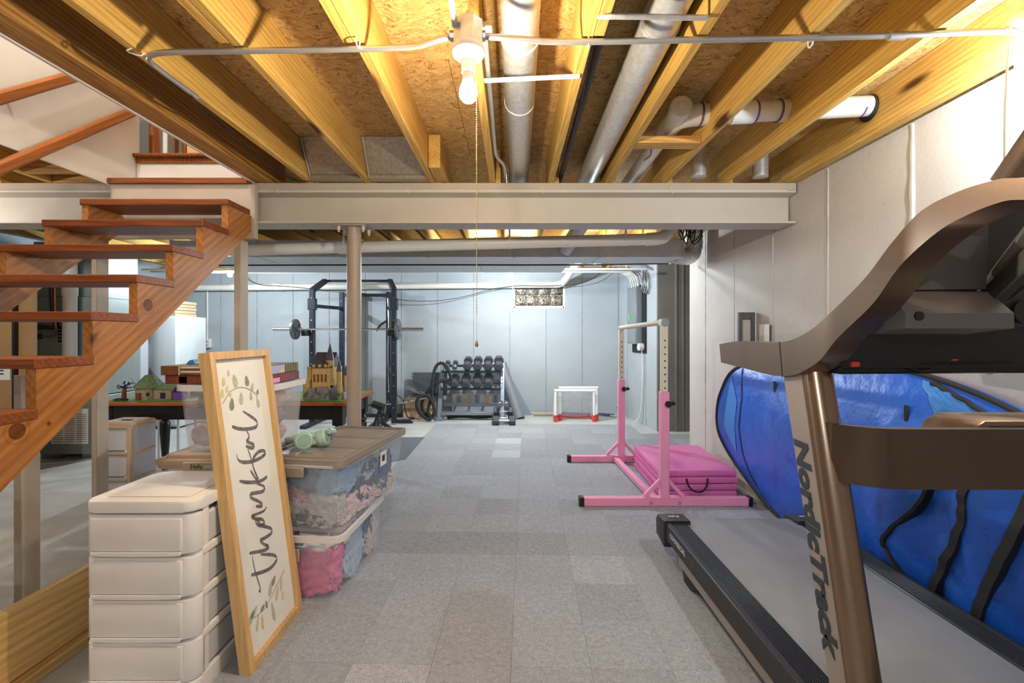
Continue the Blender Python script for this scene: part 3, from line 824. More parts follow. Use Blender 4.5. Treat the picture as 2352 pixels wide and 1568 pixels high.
MB().tube([(-.098, 1.62, 2.39), (-.098, 2.2, 2.40), (-.1, 2.75, 2.40), (-.095, 2.86, 2.40), (-.05, 2.99, 2.40), (-.045, 3.1, 2.40), (-.045, 3.5, 2.40)], .0105, 12, smooth=2).build('tube', 'conduit', c2)
MB().box(-.125, -.07, 1.64, 1.66, 2.372, 2.40, .003).build('strap', 'pvc', c2)
ob('batten', 'pvc', 'short white strip fixed under the joists beside the lit bulb', 'strip', lambda b: b.bar((-.115, 1.935, 2.364), (.275, 1.90, 2.364), .02, .013, bev=.003))
ob('duct_hanger', 'galv', 'bent steel strap under the right-hand round duct', 'strap', lambda b: b.tube([(.265, 1.585, 2.40), (.30, 1.55, 2.366), (.335, 1.54, 2.362), (.6, 1.55, 2.364), (.645, 1.55, 2.364)], .009, 10, smooth=1))

def round_duct(label, pts, r, rings, group='round metal ducts'):
    t = thing('round_duct', label, 'duct', pts[0], group)
    a, b = Vector(pts[0]), Vector(pts[1])
    ts = [0] + rings + [1]
    for i in range(len(ts) - 1):
        p, q = a.lerp(b, ts[i]), a.lerp(b, ts[i + 1])
        MB().cyl(p, q + (b - a).normalized() * .02, r - .002 * (i % 2), r - .002 * (i % 2), 40).build('duct_section', 'galv', t)
        if 0 < i:
            d = (b - a).normalized()
            MB().cyl(p - d * .004, p + d * .006, r + .003, n=40).build('crimp_ring', 'galvdull', t)
    return t
round_duct('galvanized round duct between the middle joists right of the lit bulb', [(.0, -1, 2.50), (.052, 3.6, 2.487)], .074, [.55, .62, .73])
d2 = round_duct('galvanized round duct in the joist bay beside the black gas pipe', [(.545, -1, 2.50), (.565, 3.6, 2.487)], .074, [.52, .6])
MB().cyl((.553, 1.50, 2.494), (.553, 1.535, 2.494), .0765, n=40).build('black_strap', 'black', d2)
pipe('gas_pipe', 'iron', 'black iron gas pipe running along the joist', 'pipe', [(.315, -1, 2.43), (.345, 3.6, 2.43)], .0165, 14, 0)
pipe('gas_pipe_cable', 'blackm', 'thin black cable beside the iron pipe', 'cable', [(.295, 1.3, 2.42), (.30, 1.8, 2.385), (.33, 2.4, 2.40), (.31, 3.2, 2.39)], .004, 6)

# sheet metal boots in two joist bays
for k, (x0, x1, lab) in enumerate(((-1.38, -1.022, 'sheet metal duct boot in the joist bay nearest the stairs'), (-.98, -.575, 'sheet metal duct boot left of the lapped joist'))):
    t = thing('duct_boot', lab, 'duct', ((x0 + x1) / 2, 3.15, 2.38), 'sheet metal duct boots')
    MB().faces([(x0, 3.05, 2.604), (x1, 3.05, 2.604), (x1, 3.19, 2.40), (x0, 3.19, 2.40), (x0, 3.08, 2.604), (x1, 3.08, 2.604), (x1, 3.22, 2.40), (x0, 3.22, 2.40)],
               [(0, 1, 2, 3), (4, 7, 6, 5), (0, 3, 7, 4), (1, 5, 6, 2), (0, 4, 5, 1), (3, 2, 6, 7)]).build('sloped_face', 'boot', t, smooth=0)
    MB().box(x0 - .0, x1, 3.18, 3.25, 2.374, 2.40, .002).build('bottom_lip', 'boot', t, smooth=0)
    MB().cyl((x0 + .012, 3.045, 2.60), (x0 + .012, 3.185, 2.395), .005, n=6).build('seam', 'galv', t)

# PVC drain through the joists
pd = thing('pvc_drain', 'white PVC drain pipe with elbow passing through the joists above the treadmill', 'pipe', (.88, 2.55, 2.5))
RP = .052
MB().cyl((1.02, 2.52, 2.50), (1.93, 2.5, 2.535), RP, n=28).build('pipe_run', 'pvc', pd)
for x in (1.17, 1.42):
    MB().cyl((x, 2.52 - (x - 1.02) * .02, 2.50 + (x - 1.02) * .037), (x + .12, 2.52 - (x - .9) * .02, 2.50 + (x - .9) * .037), RP + .006, n=28).build('coupling', 'pvc', pd)
for x in (1.29, 1.415, 1.85):
    MB().cyl((x, 2.52 - (x - 1.02) * .02, 2.50 + (x - 1.02) * .037), (x + .01, 2.52 - (x - 1.02) * .02, 2.50 + (x - 1.01) * .037), RP + (.0065 if x < 1.8 else .001), n=28).build('primer_ring', 'purple', pd)
MB().tube([(1.06, 2.52, 2.50), (.98, 2.52, 2.497), (.90, 2.54, 2.49), (.885, 2.60, 2.485), (.883, 2.68, 2.485)], RP + .006, 24, smooth=2).build('elbow', 'pvc', pd)
MB().cyl((.89, 2.535, 2.49), (.875, 2.43, 2.50), RP + .004, n=28).build('cleanout_hub', 'pvc', pd)
MB().cyl((.875, 2.432, 2.50), (.873, 2.42, 2.50), RP - .004, n=28).box(.858, .892, 2.41, 2.42, 2.485, 2.515, .003).build('cleanout_plug', 'pvc', pd)
MB().cyl((1.0, 2.52, 2.498), (1.012, 2.52, 2.498), RP + .0075, n=28).build('primer_ring', 'purple', pd)
MB().cyl((.883, 2.66, 2.485), (.88, 3.6, 2.465), RP - .004, n=28).build('branch_pipe', 'pvc', pd)
MB().tube([(.85, 2.72, 2.441), (.862, 2.78, 2.433), (.84, 2.85, 2.447), (.865, 2.92, 2.43), (.85, 3.02, 2.437)], .003, 6, smooth=2).build('primer_drip', 'purple', pd)
text('pipe_print', 'PVC-1120 D2665', 'slate', pd, (1.19, 2.464, 2.497), (math.pi / 2, 0, 0), .018)
MB().cyl((1.893, 2.50, 2.522), (1.8995, 2.50, 2.522), .068, n=28).build('opening_shade_disc', 'iron', pd, label='dark disc standing for the shade of an opening in the rim joist')  # dark disc drawn for the shade in the hole, joist is uncut

# services beyond the beam
dA = thing('trunk_duct', 'long rectangular galvanized trunk duct beyond the beam', 'duct', (-.5, 4.75, 2.07))
for k in range(6):
    x0 = -3.3 + k * .83
    MB().box(x0, min(x0 + .826, 1.66), 4.55, 4.95, 2.07, 2.23).build('duct_section', 'galvdull', dA, smooth=0)
    MB().box(x0 - .012, x0 + .012, 4.543, 4.957, 2.063, 2.237, .002).build('drive_cleat', 'galvdull', dA, smooth=0)
MB().box(1.655, 1.665, 4.54, 4.96, 2.06, 2.24, .002).build('end_cap', 'galvdull', dA, smooth=0)
dB = thing('return_duct', 'wide flat galvanized duct behind the trunk duct', 'duct', (-1.4, 5.4, 2.10))
for k in range(4):
    x0 = -3.3 + k * .98
    MB().box(x0, x0 + .976, 4.98, 5.85, 2.09, 2.25).build('duct_section', 'galvdull', dB, smooth=0)
    MB().faces([(x0, 4.98, 2.089), (x0 + .976, 4.98, 2.089), (x0 + .976, 5.85, 2.089), (x0, 5.85, 2.089), (x0 + .49, 5.4, 2.080)], [(0, 1, 4), (1, 2, 4), (2, 3, 4), (3, 0, 4)]).build('cross_break', 'galvdull', dB, smooth=0)
t = thing('branch_duct', 'short round duct stub slanting into the trunk duct', 'duct', (.55, 4.5, 2.2))
MB().cyl((.66, 4.3, 2.36), (.51, 4.55, 2.13), .07, n=28).build('stub', 'galv', t)
pv = thing('pvc_main', 'long white PVC pipe hung in front of the trunk duct', 'pipe', (-.5, 3.9, 2.05))
MB().cyl((-3.2, 3.85, 1.985), (1.15, 3.85, 2.10), .047, n=24).build('pipe_run', 'pvc', pv)
MB().tube([(1.10, 3.85, 2.098), (1.22, 3.85, 2.105), (1.28, 3.87, 2.15), (1.31, 3.9, 2.26), (1.32, 3.9, 2.36)], .053, 20, smooth=2).build('elbow', 'pvc', pv)
MB().cyl((-1.42, 3.85, 2.032), (-1.3, 3.85, 2.035), .054, n=24).build('coupling', 'pvc', pv)
for x in (-1.36, -.02, .92):
    MB().box(x - .008, x + .008, 3.797, 3.803, 1.97 + (x + 3.2) * .0264, 2.3, .001).cyl((x - .009, 3.85, 1.985 + (x + 3.2) * .0264), (x + .009, 3.85, 1.985 + (x + 3.2) * .0264), .0505, n=24).build('hanger_strap', 'pvc', pv)
ps = thing('pvc_wall_drain', 'white PVC drain pipe running along the top of the far wall', 'pipe', (-2, 7.7, 2.1))
MB().cyl((-5.2, 7.7, 2.085), (.72, 7.7, 2.135), .05, n=24).build('pipe_run', 'pvc', ps)
MB().tube([(.68, 7.7, 2.135), (.80, 7.68, 2.14), (.86, 7.5, 2.2), (.93, 7.1, 2.33), (1.0, 6.8, 2.40)], .055, 18, smooth=2).build('elbow', 'pvc', ps)
for x in (-4.6, -3.9, -.45):
    MB().cyl((x, 7.7, 2.089 + (x + 5.2) * .0085), (x + .13, 7.7, 2.09 + (x + 5.2) * .0085), .057, n=24).build('coupling', 'pvc', ps)
for k, (y, z, m, lab) in enumerate(((6.1, 2.16, 'whitecond', 'white water pipe under the far joists nearest the duct'), (6.5, 2.20, 'conduit', 'grey conduit under the far joists behind the white water pipe'), (6.9, 2.23, 'whitecond', 'white water pipe under the far joists nearest the wall'))):
    t = thing('overhead_pipe', lab, 'pipe', (-1.5, y, z), 'thin overhead pipes')
    MB().tube([(-4.8, y, z), (1.75, y, z + .01)], .014, 10).build('pipe_run', m, t)
    for x in (-4.40, -3.16, -1.36, .27, 1.48): MB().cyl((x, y, z), (x, y, 2.372), .004, n=6).build('hanger_rod', 'conduit', t)
pipe('cable', 'black', 'black cable strung below the wide flat duct', 'cable', [(-3.2, 5.0, 2.055), (-1, 5.0, 2.062), (.6, 5.05, 2.065), (1.7, 5.1, 2.09)], .008, 8)
pipe('cable', 'black', 'black cable sagging behind the power rack below the wall drain', 'cable', [(-4.4, 7.6, 2.372), (-4.2, 7.6, 2.12), (-3.6, 7.6, 2.1), (-3.1, 7.6, 2.04), (-2.4, 7.6, 2.0), (-1.8, 7.6, 1.86), (-1.0, 7.6, 1.86), (-.1, 7.6, 2.12), (.6, 7.6, 2.1), (1.2, 7.6, 2.14), (1.5, 7.6, 2.372)], .005, 6)
cb = thing('cable_bundle', 'tangle of black cables hanging under the joists by the right wall', 'cables', (1.4, 3.9, 2.2))
rr = random.Random(5)
for k in range(9):
    x = 1.36 + rr.random() * .18; y = 3.86 + rr.random() * .12; d = .12 + rr.random() * .14
    MB().tube([(x, y, 2.36), (x - .03, y, 2.3), (x + rr.uniform(-.05, .05), y, 2.3 - d), (x + .06, y, 2.26 - d * .6), (x + .08, y, 2.34)], .005, 6, smooth=2).build('cable', 'black', cb)
for k, (z0, z1) in enumerate(((2.16, 2.19), (2.2, 2.175), (2.145, 2.21))):
    pipe('cable', 'black', ['lowest black cable along the back of the beam', 'middle black cable along the back of the beam', 'highest black cable along the back of the beam'][k], 'cable',
         [(-3.25, 3.62 + k * .06, 2.372), (-3.2, 3.62 + k * .06, z0), (-1.5, 3.62 + k * .06, z0 + .02), (-.1, 3.62 + k * .06, z0 + .04), (.5, 3.62 + k * .06, z1 + .05), (1.48, 3.66, z1 + .04), (1.51, 3.66, 2.372)], .007, 7)
vd = thing('vertical_duct', 'round metal duct elbow between the trunk duct and the right wall', 'duct', (1.83, 4.75, 2.05))
MB().cyl((1.83, 4.75, 2.18), (1.83, 4.75, 2.6), .09, n=24).build('riser', 'galv', vd)
MB().tube([(1.83, 4.75, 2.2), (1.82, 4.75, 2.13), (1.76, 4.75, 2.10), (1.665, 4.75, 2.12)], .085, 20, smooth=2).build('elbow', 'galv', vd)
for z in (2.24, 2.3): MB().cyl((1.83, 4.75, z), (1.83, 4.75, z + .012), .095, n=24).build('crimp_ring', 'galvdull', vd)
pipe('white_cable', 'pvc', 'white cable looping from the joists to the trunk duct end', 'cable', [(1.85, 3.95, 2.36), (1.78, 4.1, 2.28), (1.68, 4.25, 2.22), (1.52, 4.3, 2.21)], .007, 8)
for k, x in enumerate((1.55, 1.97)):
    t = thing('flex_stub', ['small grey duct stub between the right joists left of the last joist', 'small grey duct stub beside the rim joist'][k], 'duct', (1.3 + k * .42, 3.2, 2.4), 'small duct stubs')
    MB().cyl((1.27 + k * .42, 3.2, 2.39), (1.27 + k * .42, 3.2, 2.6), .05, n=20).build('stub', 'galv', t)

# electrical panel on the far right wall
ep = thing('electrical_panel', 'grey electrical panel box mounted on the wall beside the gym bar', 'panel', (1.86, 7.1, 1.2))
ax = Vector((-(YF - 6.42), 0, 0)); dv = Vector((1.80 - 1.975, YF - 6.42, 0)).normalized(); nv = Vector((-dv.y, dv.x, 0))
def wp(s, z, off): return Vector((1.975, 6.42, 0)) + dv * s + nv * off + Vector((0, 0, z))
MB().obox(wp(.58, 1.55, .012), dv, nv, Vector((0, 0, 1)), .25, .012, .50, .003).build('backboard', 'blackm', ep)
MB().obox(wp(.62, 1.60, .07), dv, nv, Vector((0, 0, 1)), .18, .045, .42, .004).build('enclosure', 'panelgrey', ep)
MB().obox(wp(.62, 1.60, .118), dv, nv, Vector((0, 0, 1)), .165, .004, .40, .003).build('cover', 'panelgrey', ep)
MB().obox(wp(.70, 1.58, .125), dv, nv, Vector((0, 0, 1)), .03, .002, .05).build('green_tag', 'neongreen', ep)
MB().cyl(wp(.42, 1.14, .02), wp(.42, 1.14, .09), .055, n=20).build('outlet_box', 'whitecond', ep)
for k in range(4):
    s = .5 + k * .08
    MB().tube([wp(s, 2.0, .06), wp(s, 2.12, .07), wp(s + .06, 2.22, .1), wp(s + .25, 2.28, .12)], .012, 8, smooth=2).build('cable_whip', 'whitecond', ep)
rr = random.Random(9)
for k in range(6):
    s = .22 + rr.random() * .1
    MB().tube([wp(s, 2.2, .05), wp(s - .08, 2.0 + rr.random() * .08, .06), wp(s, 1.86 + rr.random() * .1, .06), wp(s + .1, 1.98, .05), wp(s + .05, 2.25, .05)], .006, 6, smooth=2).build('loose_wire', 'conduit' if k % 2 else 'black', ep)
MB().tube([wp(.42, 1.1, .04), wp(.40, .9, .03), wp(.42, .5, .03), wp(.46, .12, .04), wp(.5, .03, .12)], .009, 8, smooth=2).build('white_cord', 'whitecond', ep)
# outlet with conduit on the far wall, cord
oc = thing('wall_outlet', 'white outlet box with riser conduit on the far wall left of the post', 'outlet', (-5.07, YF, 1.2))
MB().box(-5.13, -5.01, YF - .06, YF, 1.1, 1.25, .006).build('box', 'whitecond', oc)
MB().cyl((-5.07, YF - .025, 1.24), (-5.07, YF - .025, 2.05), .014, n=10).build('riser_conduit', 'whitecond', oc)
for z in (1.14, 1.2): MB().box(-5.085, -5.055, YF - .064, YF - .058, z - .014, z + .014, .001).build('receptacle', 'black', oc)

# ================================================================== LEFT FOREGROUND
def rrect(x0, x1, y0, y1, r, n=5, corners=(1, 1, 1, 1)):
    """rounded rectangle outline, counter-clockwise from the lower-left corner"""
    out = []
    for (cx, cy, a0), on in zip(((x0, y0, 180), (x1, y0, 270), (x1, y1, 0), (x0, y1, 90)), corners):
        if not on: out.append((cx, cy)); continue
        ox = cx + (r if cx == x0 else -r); oy = cy + (r if cy == y0 else -r)
        for i in range(n + 1):
            a = math.radians(a0 + 90 * i / n); out.append((ox + r * math.cos(a), oy + r * math.sin(a)))
    return out

# white drawer cart
ct = thing('drawer_cart', 'white plastic four-drawer cart in front of the leaning sign', 'drawer cart', (-1.335, 1.87, 0))
cx0, cx1, cy0, cy1, ch = -1.54, -1.135, 1.68, 2.06, .722
MB().prism(rrect(cx0, cx1, cy0, cy1, .045), 'Z', ch - .04, ch, .006).build('top', 'whitepl', ct)
MB().prism(rrect(cx0 + .045, cx1 - .05, cy0 + .05, cy1 - .04, .02), 'Z', ch, ch + .003, .002).build('top_panel', 'whitepl', ct)
MB().prism(rrect(cx0, cx1, cy0, cy1, .045), 'Z', 0, .07, .006).build('base', 'whitepl', ct)
for k in range(1, 4):
    z = .07 + k * .153
    MB().prism(rrect(cx0 + .002, cx1 - .001, cy0 + .03, cy1, .03), 'Z', z - .018, z + .006, .004).build('divider', 'whitepl', ct)
for x in (cx0 + .004, cx1 - .03):
    for y in (cy0 + .06, cy1 - .035):
        MB().box(x, x + .026, y, y + .03, .06, ch - .03, .004).build('frame_post', 'whitepl', ct)
MB().box(cx0 + .01, cx1 - .01, cy1 - .01, cy1 - .004, .06, ch - .03).build('back_panel', 'drawerpl', ct, smooth=0)
for k in range(4):
    z0, z1 = .074 + k * .153, .074 + k * .153 + .140
    d = MB().prism(rrect(cx0 + .001, cx1 - .001, cy0 + .004, cy0 + .05, .042, 6, (1, 1, 0, 0)), 'Z', z0, z1, .004).build('drawer', 'drawerpl', ct)
    MB().prism(rrect(cx0 + .03, cx1 - .045, cy0 - .002, cy0 + .02, .008, 4, (1, 1, 0, 0)), 'Z', z0 + .012, z1 - .01, .003).build('front_panel', 'drawerpl', d)
    # bowed pull lip below each drawer front
    n = 14; pts = []
    for i in range(n + 1):
        t_ = i / n; x = cx0 + .035 + (cx1 - cx0 - .085) * t_
        pts.append((x, cy0 - .004 - .004 * math.sin(math.pi * t_)))
    MB().prism(pts + [(cx1 - .05, cy0 + .01), (cx0 + .035, cy0 + .01)], 'Z', z0 - .004, z0 + .010, .003).build('pull_lip', 'whitepl', d)
    MB().box(cx0 + .008, cx1 - .008, cy0 + .05, cy1 - .02, z0 + .004, z1 - .016, .01).build('drawer_box', 'drawerside', d)

# framed sign leaning on the cart; the face looks towards +X
sg = thing('framed_sign', 'tall wood-framed sign with brush lettering leaning against the white cart', 'sign', (-1.05, 2.03, 0))
SB, ST = Vector((-1.004, 1.811, .006)), Vector((-1.165, 1.811, 1.252))       # bottom and top of the near front edge
sv = (ST - SB).normalized(); su = Vector((0, 1, 0)); sn = su.cross(sv).normalized()
if sn.x < 0: sn = -sn
SH, SW = (ST - SB).length, .446
def sp(u, v, o=0.0): return SB + su * u + sv * v + sn * o
FW, FD = .032, .046
for (u0, u1, v0, v1) in ((0, FW, 0, SH), (SW - FW, SW, 0, SH), (FW, SW - FW, 0, FW), (FW, SW - FW, SH - FW, SH)):
    c = sp((u0 + u1) / 2, (v0 + v1) / 2, -FD / 2)
    MB().obox(c, su, sv, sn, (u1 - u0) / 2, (v1 - v0) / 2, FD / 2, .0015).build('frame_rail', 'maple', sg, smooth=0)
MB().obox(sp(SW / 2, SH / 2, -.024), su, sv, sn, SW / 2 - FW + .002, SH / 2 - FW + .002, .004).build('canvas', 'canvas', sg, smooth=0)
def on_sign(px, py, off=-.0195):
    o = Vector((0, 0, H)); d = Vector(((px - CX) / F, 1, -(py - HY) / F))
    p0 = sp(0, 0, off)
    return o + d * ((p0 - o).dot(sn) / d.dot(sn))
def cr(pts, n=7):
    pts = [Vector(p) for p in pts]; out = []
    P_ = [pts[0]] + pts + [pts[-1]]
    for i in range(1, len(P_) - 2):
        a, b, c, d = P_[i - 1:i + 3]
        for k in range(n):
            t = k / n
            out.append(0.5 * ((2 * b) + (c - a) * t + (2 * a - 5 * b + 4 * c - d) * t * t + (3 * b - a - 3 * c + d) * t ** 3))
    out.append(pts[-1]); return out
def ribbon(b, pts, wfun, off=0.0):
    L = len(pts); A = []
    for i, p in enumerate(pts):
        t = (pts[min(i + 1, L - 1)] - pts[max(i - 1, 0)]).normalized()
        s = sn.cross(t).normalized() * wfun(i / (L - 1), t)
        A.append((b.bm.verts.new(p + s + sn * off), b.bm.verts.new(p - s + sn * off)))
    for x, y in zip(A, A[1:]):
        b.bm.faces.new((x[0], x[1], y[1], y[0]))
strokes = [
    [(558, 944), (575, 955), (588, 965), (591, 973), (586, 981), (566, 985), (548, 984), (533, 979)],
    [(566, 989), (572, 1000), (570, 1008), (567, 1013), (575, 1017), (583, 1021), (582, 1027), (575, 1028), (565, 1024)],
    [(569, 1031), (575, 1047), (579, 1062), (584, 1080), (592, 1100)],
    [(543, 1042), (548, 1056), (560, 1061), (580, 1059), (600, 1050), (609, 1041), (606, 1035), (596, 1036), (587, 1044), (581, 1055), (583, 1075), (594, 1100)],
    [(575, 1079), (584, 1094), (593, 1106)],
    [(550, 1104), (566, 1107), (592, 1106), (606, 1100), (613, 1094)],
    [(590, 1111), (602, 1114), (608, 1120), (603, 1128), (590, 1131), (577, 1134), (576, 1142), (590, 1149), (601, 1156), (600, 1162), (588, 1162)],
    [(612, 1163), (606, 1173), (590, 1180), (578, 1186), (588, 1191), (603, 1193), (607, 1202), (597, 1207), (588, 1200), (590, 1193), (600, 1206), (614, 1210), (624, 1215), (622, 1225), (608, 1235), (598, 1241), (606, 1249), (617, 1255), (608, 1263), (590, 1267), (573, 1270)],
    [(599, 1273), (618, 1273), (632, 1276), (635, 1286), (621, 1304), (600, 1314), (577, 1320)],
    [(579, 1275), (585, 1308), (597, 1348), (595, 1359)],
]
for s_ in strokes:
    pts = cr([on_sign(*p) for p in s_])
    lt = MB(); ribbon(lt, pts, lambda t, d: (.0022 + .0056 * abs(d.dot(su)) ** 1.6) * (0.45 + .55 * min(1, 6 * t, 6 * (1 - t) + .5)), .0006)
    lt.build('brush_stroke', 'brush', sg, label='grey brush stroke of the lettering thankful', smooth=0)
def leaf(b, px, py, L, W, ang_):
    c = on_sign(px, py); a = math.radians(ang_)
    d = su * math.cos(a) + sv * math.sin(a); e = sn.cross(d)
    n = 10; vsn = [b.bm.verts.new(c + sn * .0008)]; ring = []
    for i in range(n * 2):
        t_ = math.pi * i / n
        ring.append(b.bm.verts.new(c + d * L * math.cos(t_) + e * W * math.sin(t_) * (1 - .35 * math.cos(t_)) + sn * .0008))
    for i in range(n * 2): b.bm.faces.new((vsn[0], ring[i], ring[(i + 1) % (n * 2)]))
Z5 = lambda x, y: (x * .2979, 800 + y * .2979)
Z6 = lambda x, y: (150 + x * .3623, 1000 + y * .3623)
def lfp(m, *a):
    b = MB(); leaf(b, *a); b.build('leaf_print', m, sg, smooth=0)
for x, y, L, W, a in ((1812, 250, .028, .016, 100), (1860, 385, .026, .013, 80), (1945, 295, .018, .011, 60), (1935, 365, .02, .009, 85), (1990, 420, .022, .012, 100)): lfp('leafg', *Z5(x, y), L, W, a)
for x, y, L, W, a in ((1725, 255, .018, .011, 80), (1760, 190, .014, .007, 90), (1715, 345, .018, .009, 80), (1752, 312, .016, .009, 70), (1775, 350, .014, .008, 110)): lfp('leafy', *Z5(x, y), L, W, a)
for x, y, L, W, a in ((1903, 250, .024, .014, 95), (1986, 335, .013, .009, 60), (1787, 430, .026, .015, 75)): lfp('leafd', *Z5(x, y), L, W, a)
for x, y, L, W, a in ((1318, 1115, .042, .01, 95), (1195, 1120, .03, .012, 20), (1180, 1155, .03, .012, 40), (1300, 970, .03, .011, 60)): lfp('leafg', *Z6(x, y), L, W, a)
for x, y, L, W, a in ((1368, 940, .03, .009, 75), (1342, 1000, .028, .01, 60), (1378, 1012, .02, .008, 70), (1250, 1180, .03, .008, 85), (1220, 1190, .03, .008, 65)): lfp('leafy', *Z6(x, y), L, W, a)
for x, y, L, W, a in ((1320, 920, .022, .011, 40), (1275, 1068, .018, .006, 100), (1250, 1092, .018, .008, 20)): lfp('leafd', *Z6(x, y), L, W, a)
stm = [MB(), MB()]
ribbon(stm[0], cr([on_sign(*Z5(x, y)) for x, y in ((1718, 425), (1780, 330), (1870, 300), (1960, 340), (1985, 385))]), lambda t, d: .0015, .0007)
ribbon(stm[1], cr([on_sign(*Z6(x, y)) for x, y in ((1388, 852), (1335, 960), (1255, 1105), (1165, 1172))]), lambda t, d: .0015, .0007)
for q_ in stm: q_.build('stem_print', 'leafd', sg, smooth=0)

# --- storage bins -----------------------------------------------------------
def tub(root, L, W, z0, z1, body, rim, taper=.88, wall=.004, rimh=.03, rimw=.012):
    """open tapered tub, local x = width, y = length (near end at y=0), right edge at x=0"""
    b = MB()
    def ring(s, z):
        cx, cy = -W / 2, L / 2
        return [(cx + (x - cx) * s, cy + (y - cy) * (1 - (1 - s) * W / L * 1.0), z) for x, y in rrect(-W, 0, 0, L, .05, 5)]
    R = [ring(taper, z0), ring(1, z1), ring(1 - .02, z1), ring(taper - .02, z0 + .006)]
    n = len(R[0]); base = []
    for r in R: base.append([b.bm.verts.new(p) for p in r])
    for A, B in zip(base, base[1:]):
        for i in range(n): b.bm.faces.new((A[i], A[(i + 1) % n], B[(i + 1) % n], B[i]))
    b.bm.faces.new(base[0][::-1]); b.bm.faces.new(base[3])
    b.build('tub', body, root)
    b = MB(); s2 = 1 + rimw * 2 / W
    R = [[(x, y, z1 - rimh) for x, y, _ in ring(1.001, 0)], [(x, y, z1 - rimh) for x, y, _ in ring(s2, 0)], [(x, y, z1) for x, y, _ in ring(s2, 0)], [(x, y, z1) for x, y, _ in ring(.985, 0)]]
    base = [[b.bm.verts.new(p) for p in r] for r in R]
    for i in range(4):
        A, B = base[i], base[(i + 1) % 4]
        for j in range(n): b.bm.faces.new((A[j], A[(j + 1) % n], B[(j + 1) % n], B[j]))
    b.build('rim', rim, root)

def place(o, loc, rz):
    o.location = loc; o.rotation_euler = (0, 0, rz)

low = thing('storage_bin', 'lower clear storage bin with a white rim holding pink clothes', 'storage bin', group='clear storage bins')
tub(low, .63, .43, .002, .335, 'cleartub', 'rimpl', .93)
MB().box(-.30, -.20, -.016, -.012, .215, .275, .001).build('price_label', 'tan', low)
place(low, (-.835, 2.29, 0), math.radians(-3.5))
up = thing('storage_bin', 'large clear storage bin of folded clothes with a taupe lid', 'storage bin', group='clear storage bins')
tub(up, .81, .45, .002, .345, 'cleartub', 'rimpl', .86, rimh=.012)
MB().prism(rrect(-.462, .012, -.012, .822, .04), 'Z', .335, .362, .004).build('lid', 'greylid', up)
lidp = []
for (y0, y1) in ((.05, .25), (.27, .50), (.52, .77)):
    MB().prism(rrect(-.415, -.035, y0, y1, .015), 'Z', .360, .3665, .002).build('lid_panel', 'greylid', up)
b = MB(); oo = rrect(-.462, .012, -.012, .822, .04); ii = rrect(-.445, -.005, .005, .805, .03)
q4 = [[b.bm.verts.new((x, y, z)) for x, y in ring] for ring, z in ((oo, .36), (oo, .372), (ii, .372), (ii, .36))]
for A, B in zip(q4, q4[1:]):
    for i in range(len(A)): b.bm.faces.new((A[i], A[(i + 1) % len(A)], B[(i + 1) % len(A)], B[i]))
b.build('lid_lip', 'greylid', up)
MB().box(-.34, -.19, -.028, -.008, .285, .335, .004).build('latch', 'greylid', up)
MB().box(.004, .03, .33, .48, .30, .338, .004).build('side_latch', 'cleartub', up)
MB().box(.006, .0085, .42, .50, .225, .305, .0005).build('price_label', 'paper', up)
MB().box(.0085, .0095, .44, .475, .25, .285).build('label_mark', 'ink', up, smooth=0)
place(up, (-.825, 2.28, .337), math.radians(-8.8))

def cloth(root_loc, rz, label, c, r, colr, seed, bx, amp=.3):
    """a crumpled garment pressed inside a bin; coordinates in the bin's frame"""
    o = MB().blob(c, r, seed, amp, 2.6, 64, 40, box=bx).build('garment', 'cloth', color=colr, smooth=60)
    tag(o, label, 'garment', 'clothes packed in the clear bins')
    o.location = root_loc; o.rotation_euler = (0, 0, rz)
    return o
LB = (-.40, -.035, .03, .60, .012, .31)
ll, lr = (-.835, 2.29, 0), math.radians(-3.5)
for i, (lab, c, r, k) in enumerate((
    ('bright pink garment at the front of the lower clear bin', (-.20, .10, .13), (.17, .11, .14), (238, 110, 170)),
    ('navy garment with white stripe at the bottom of the lower clear bin', (-.34, .07, .05), (.09, .08, .07), (48, 58, 92)),
    ('pale blue garment on the side of the lower clear bin', (-.10, .28, .16), (.12, .14, .15), (196, 214, 236)),
    ('white folded garment on top in the lower clear bin', (-.22, .2, .26), (.18, .16, .07), (238, 230, 230)),
    ('dark blue garment at the far side of the lower clear bin', (-.12, .46, .20), (.12, .10, .11), (74, 98, 140)),
    ('cream floral garment at the far end of the lower clear bin', (-.1, .53, .12), (.1, .1, .12), (226, 208, 196)),
    ('grey blue garment in the middle of the lower clear bin', (-.24, .38, .1), (.2, .2, .11), (168, 186, 206)))):
    cloth(ll, lr, lab, c, r, k, 11 + i, LB)
UB = (-.40, -.05, .05, .76, .012, .325)
ul, ur = (-.825, 2.28, .337), math.radians(-8.8)
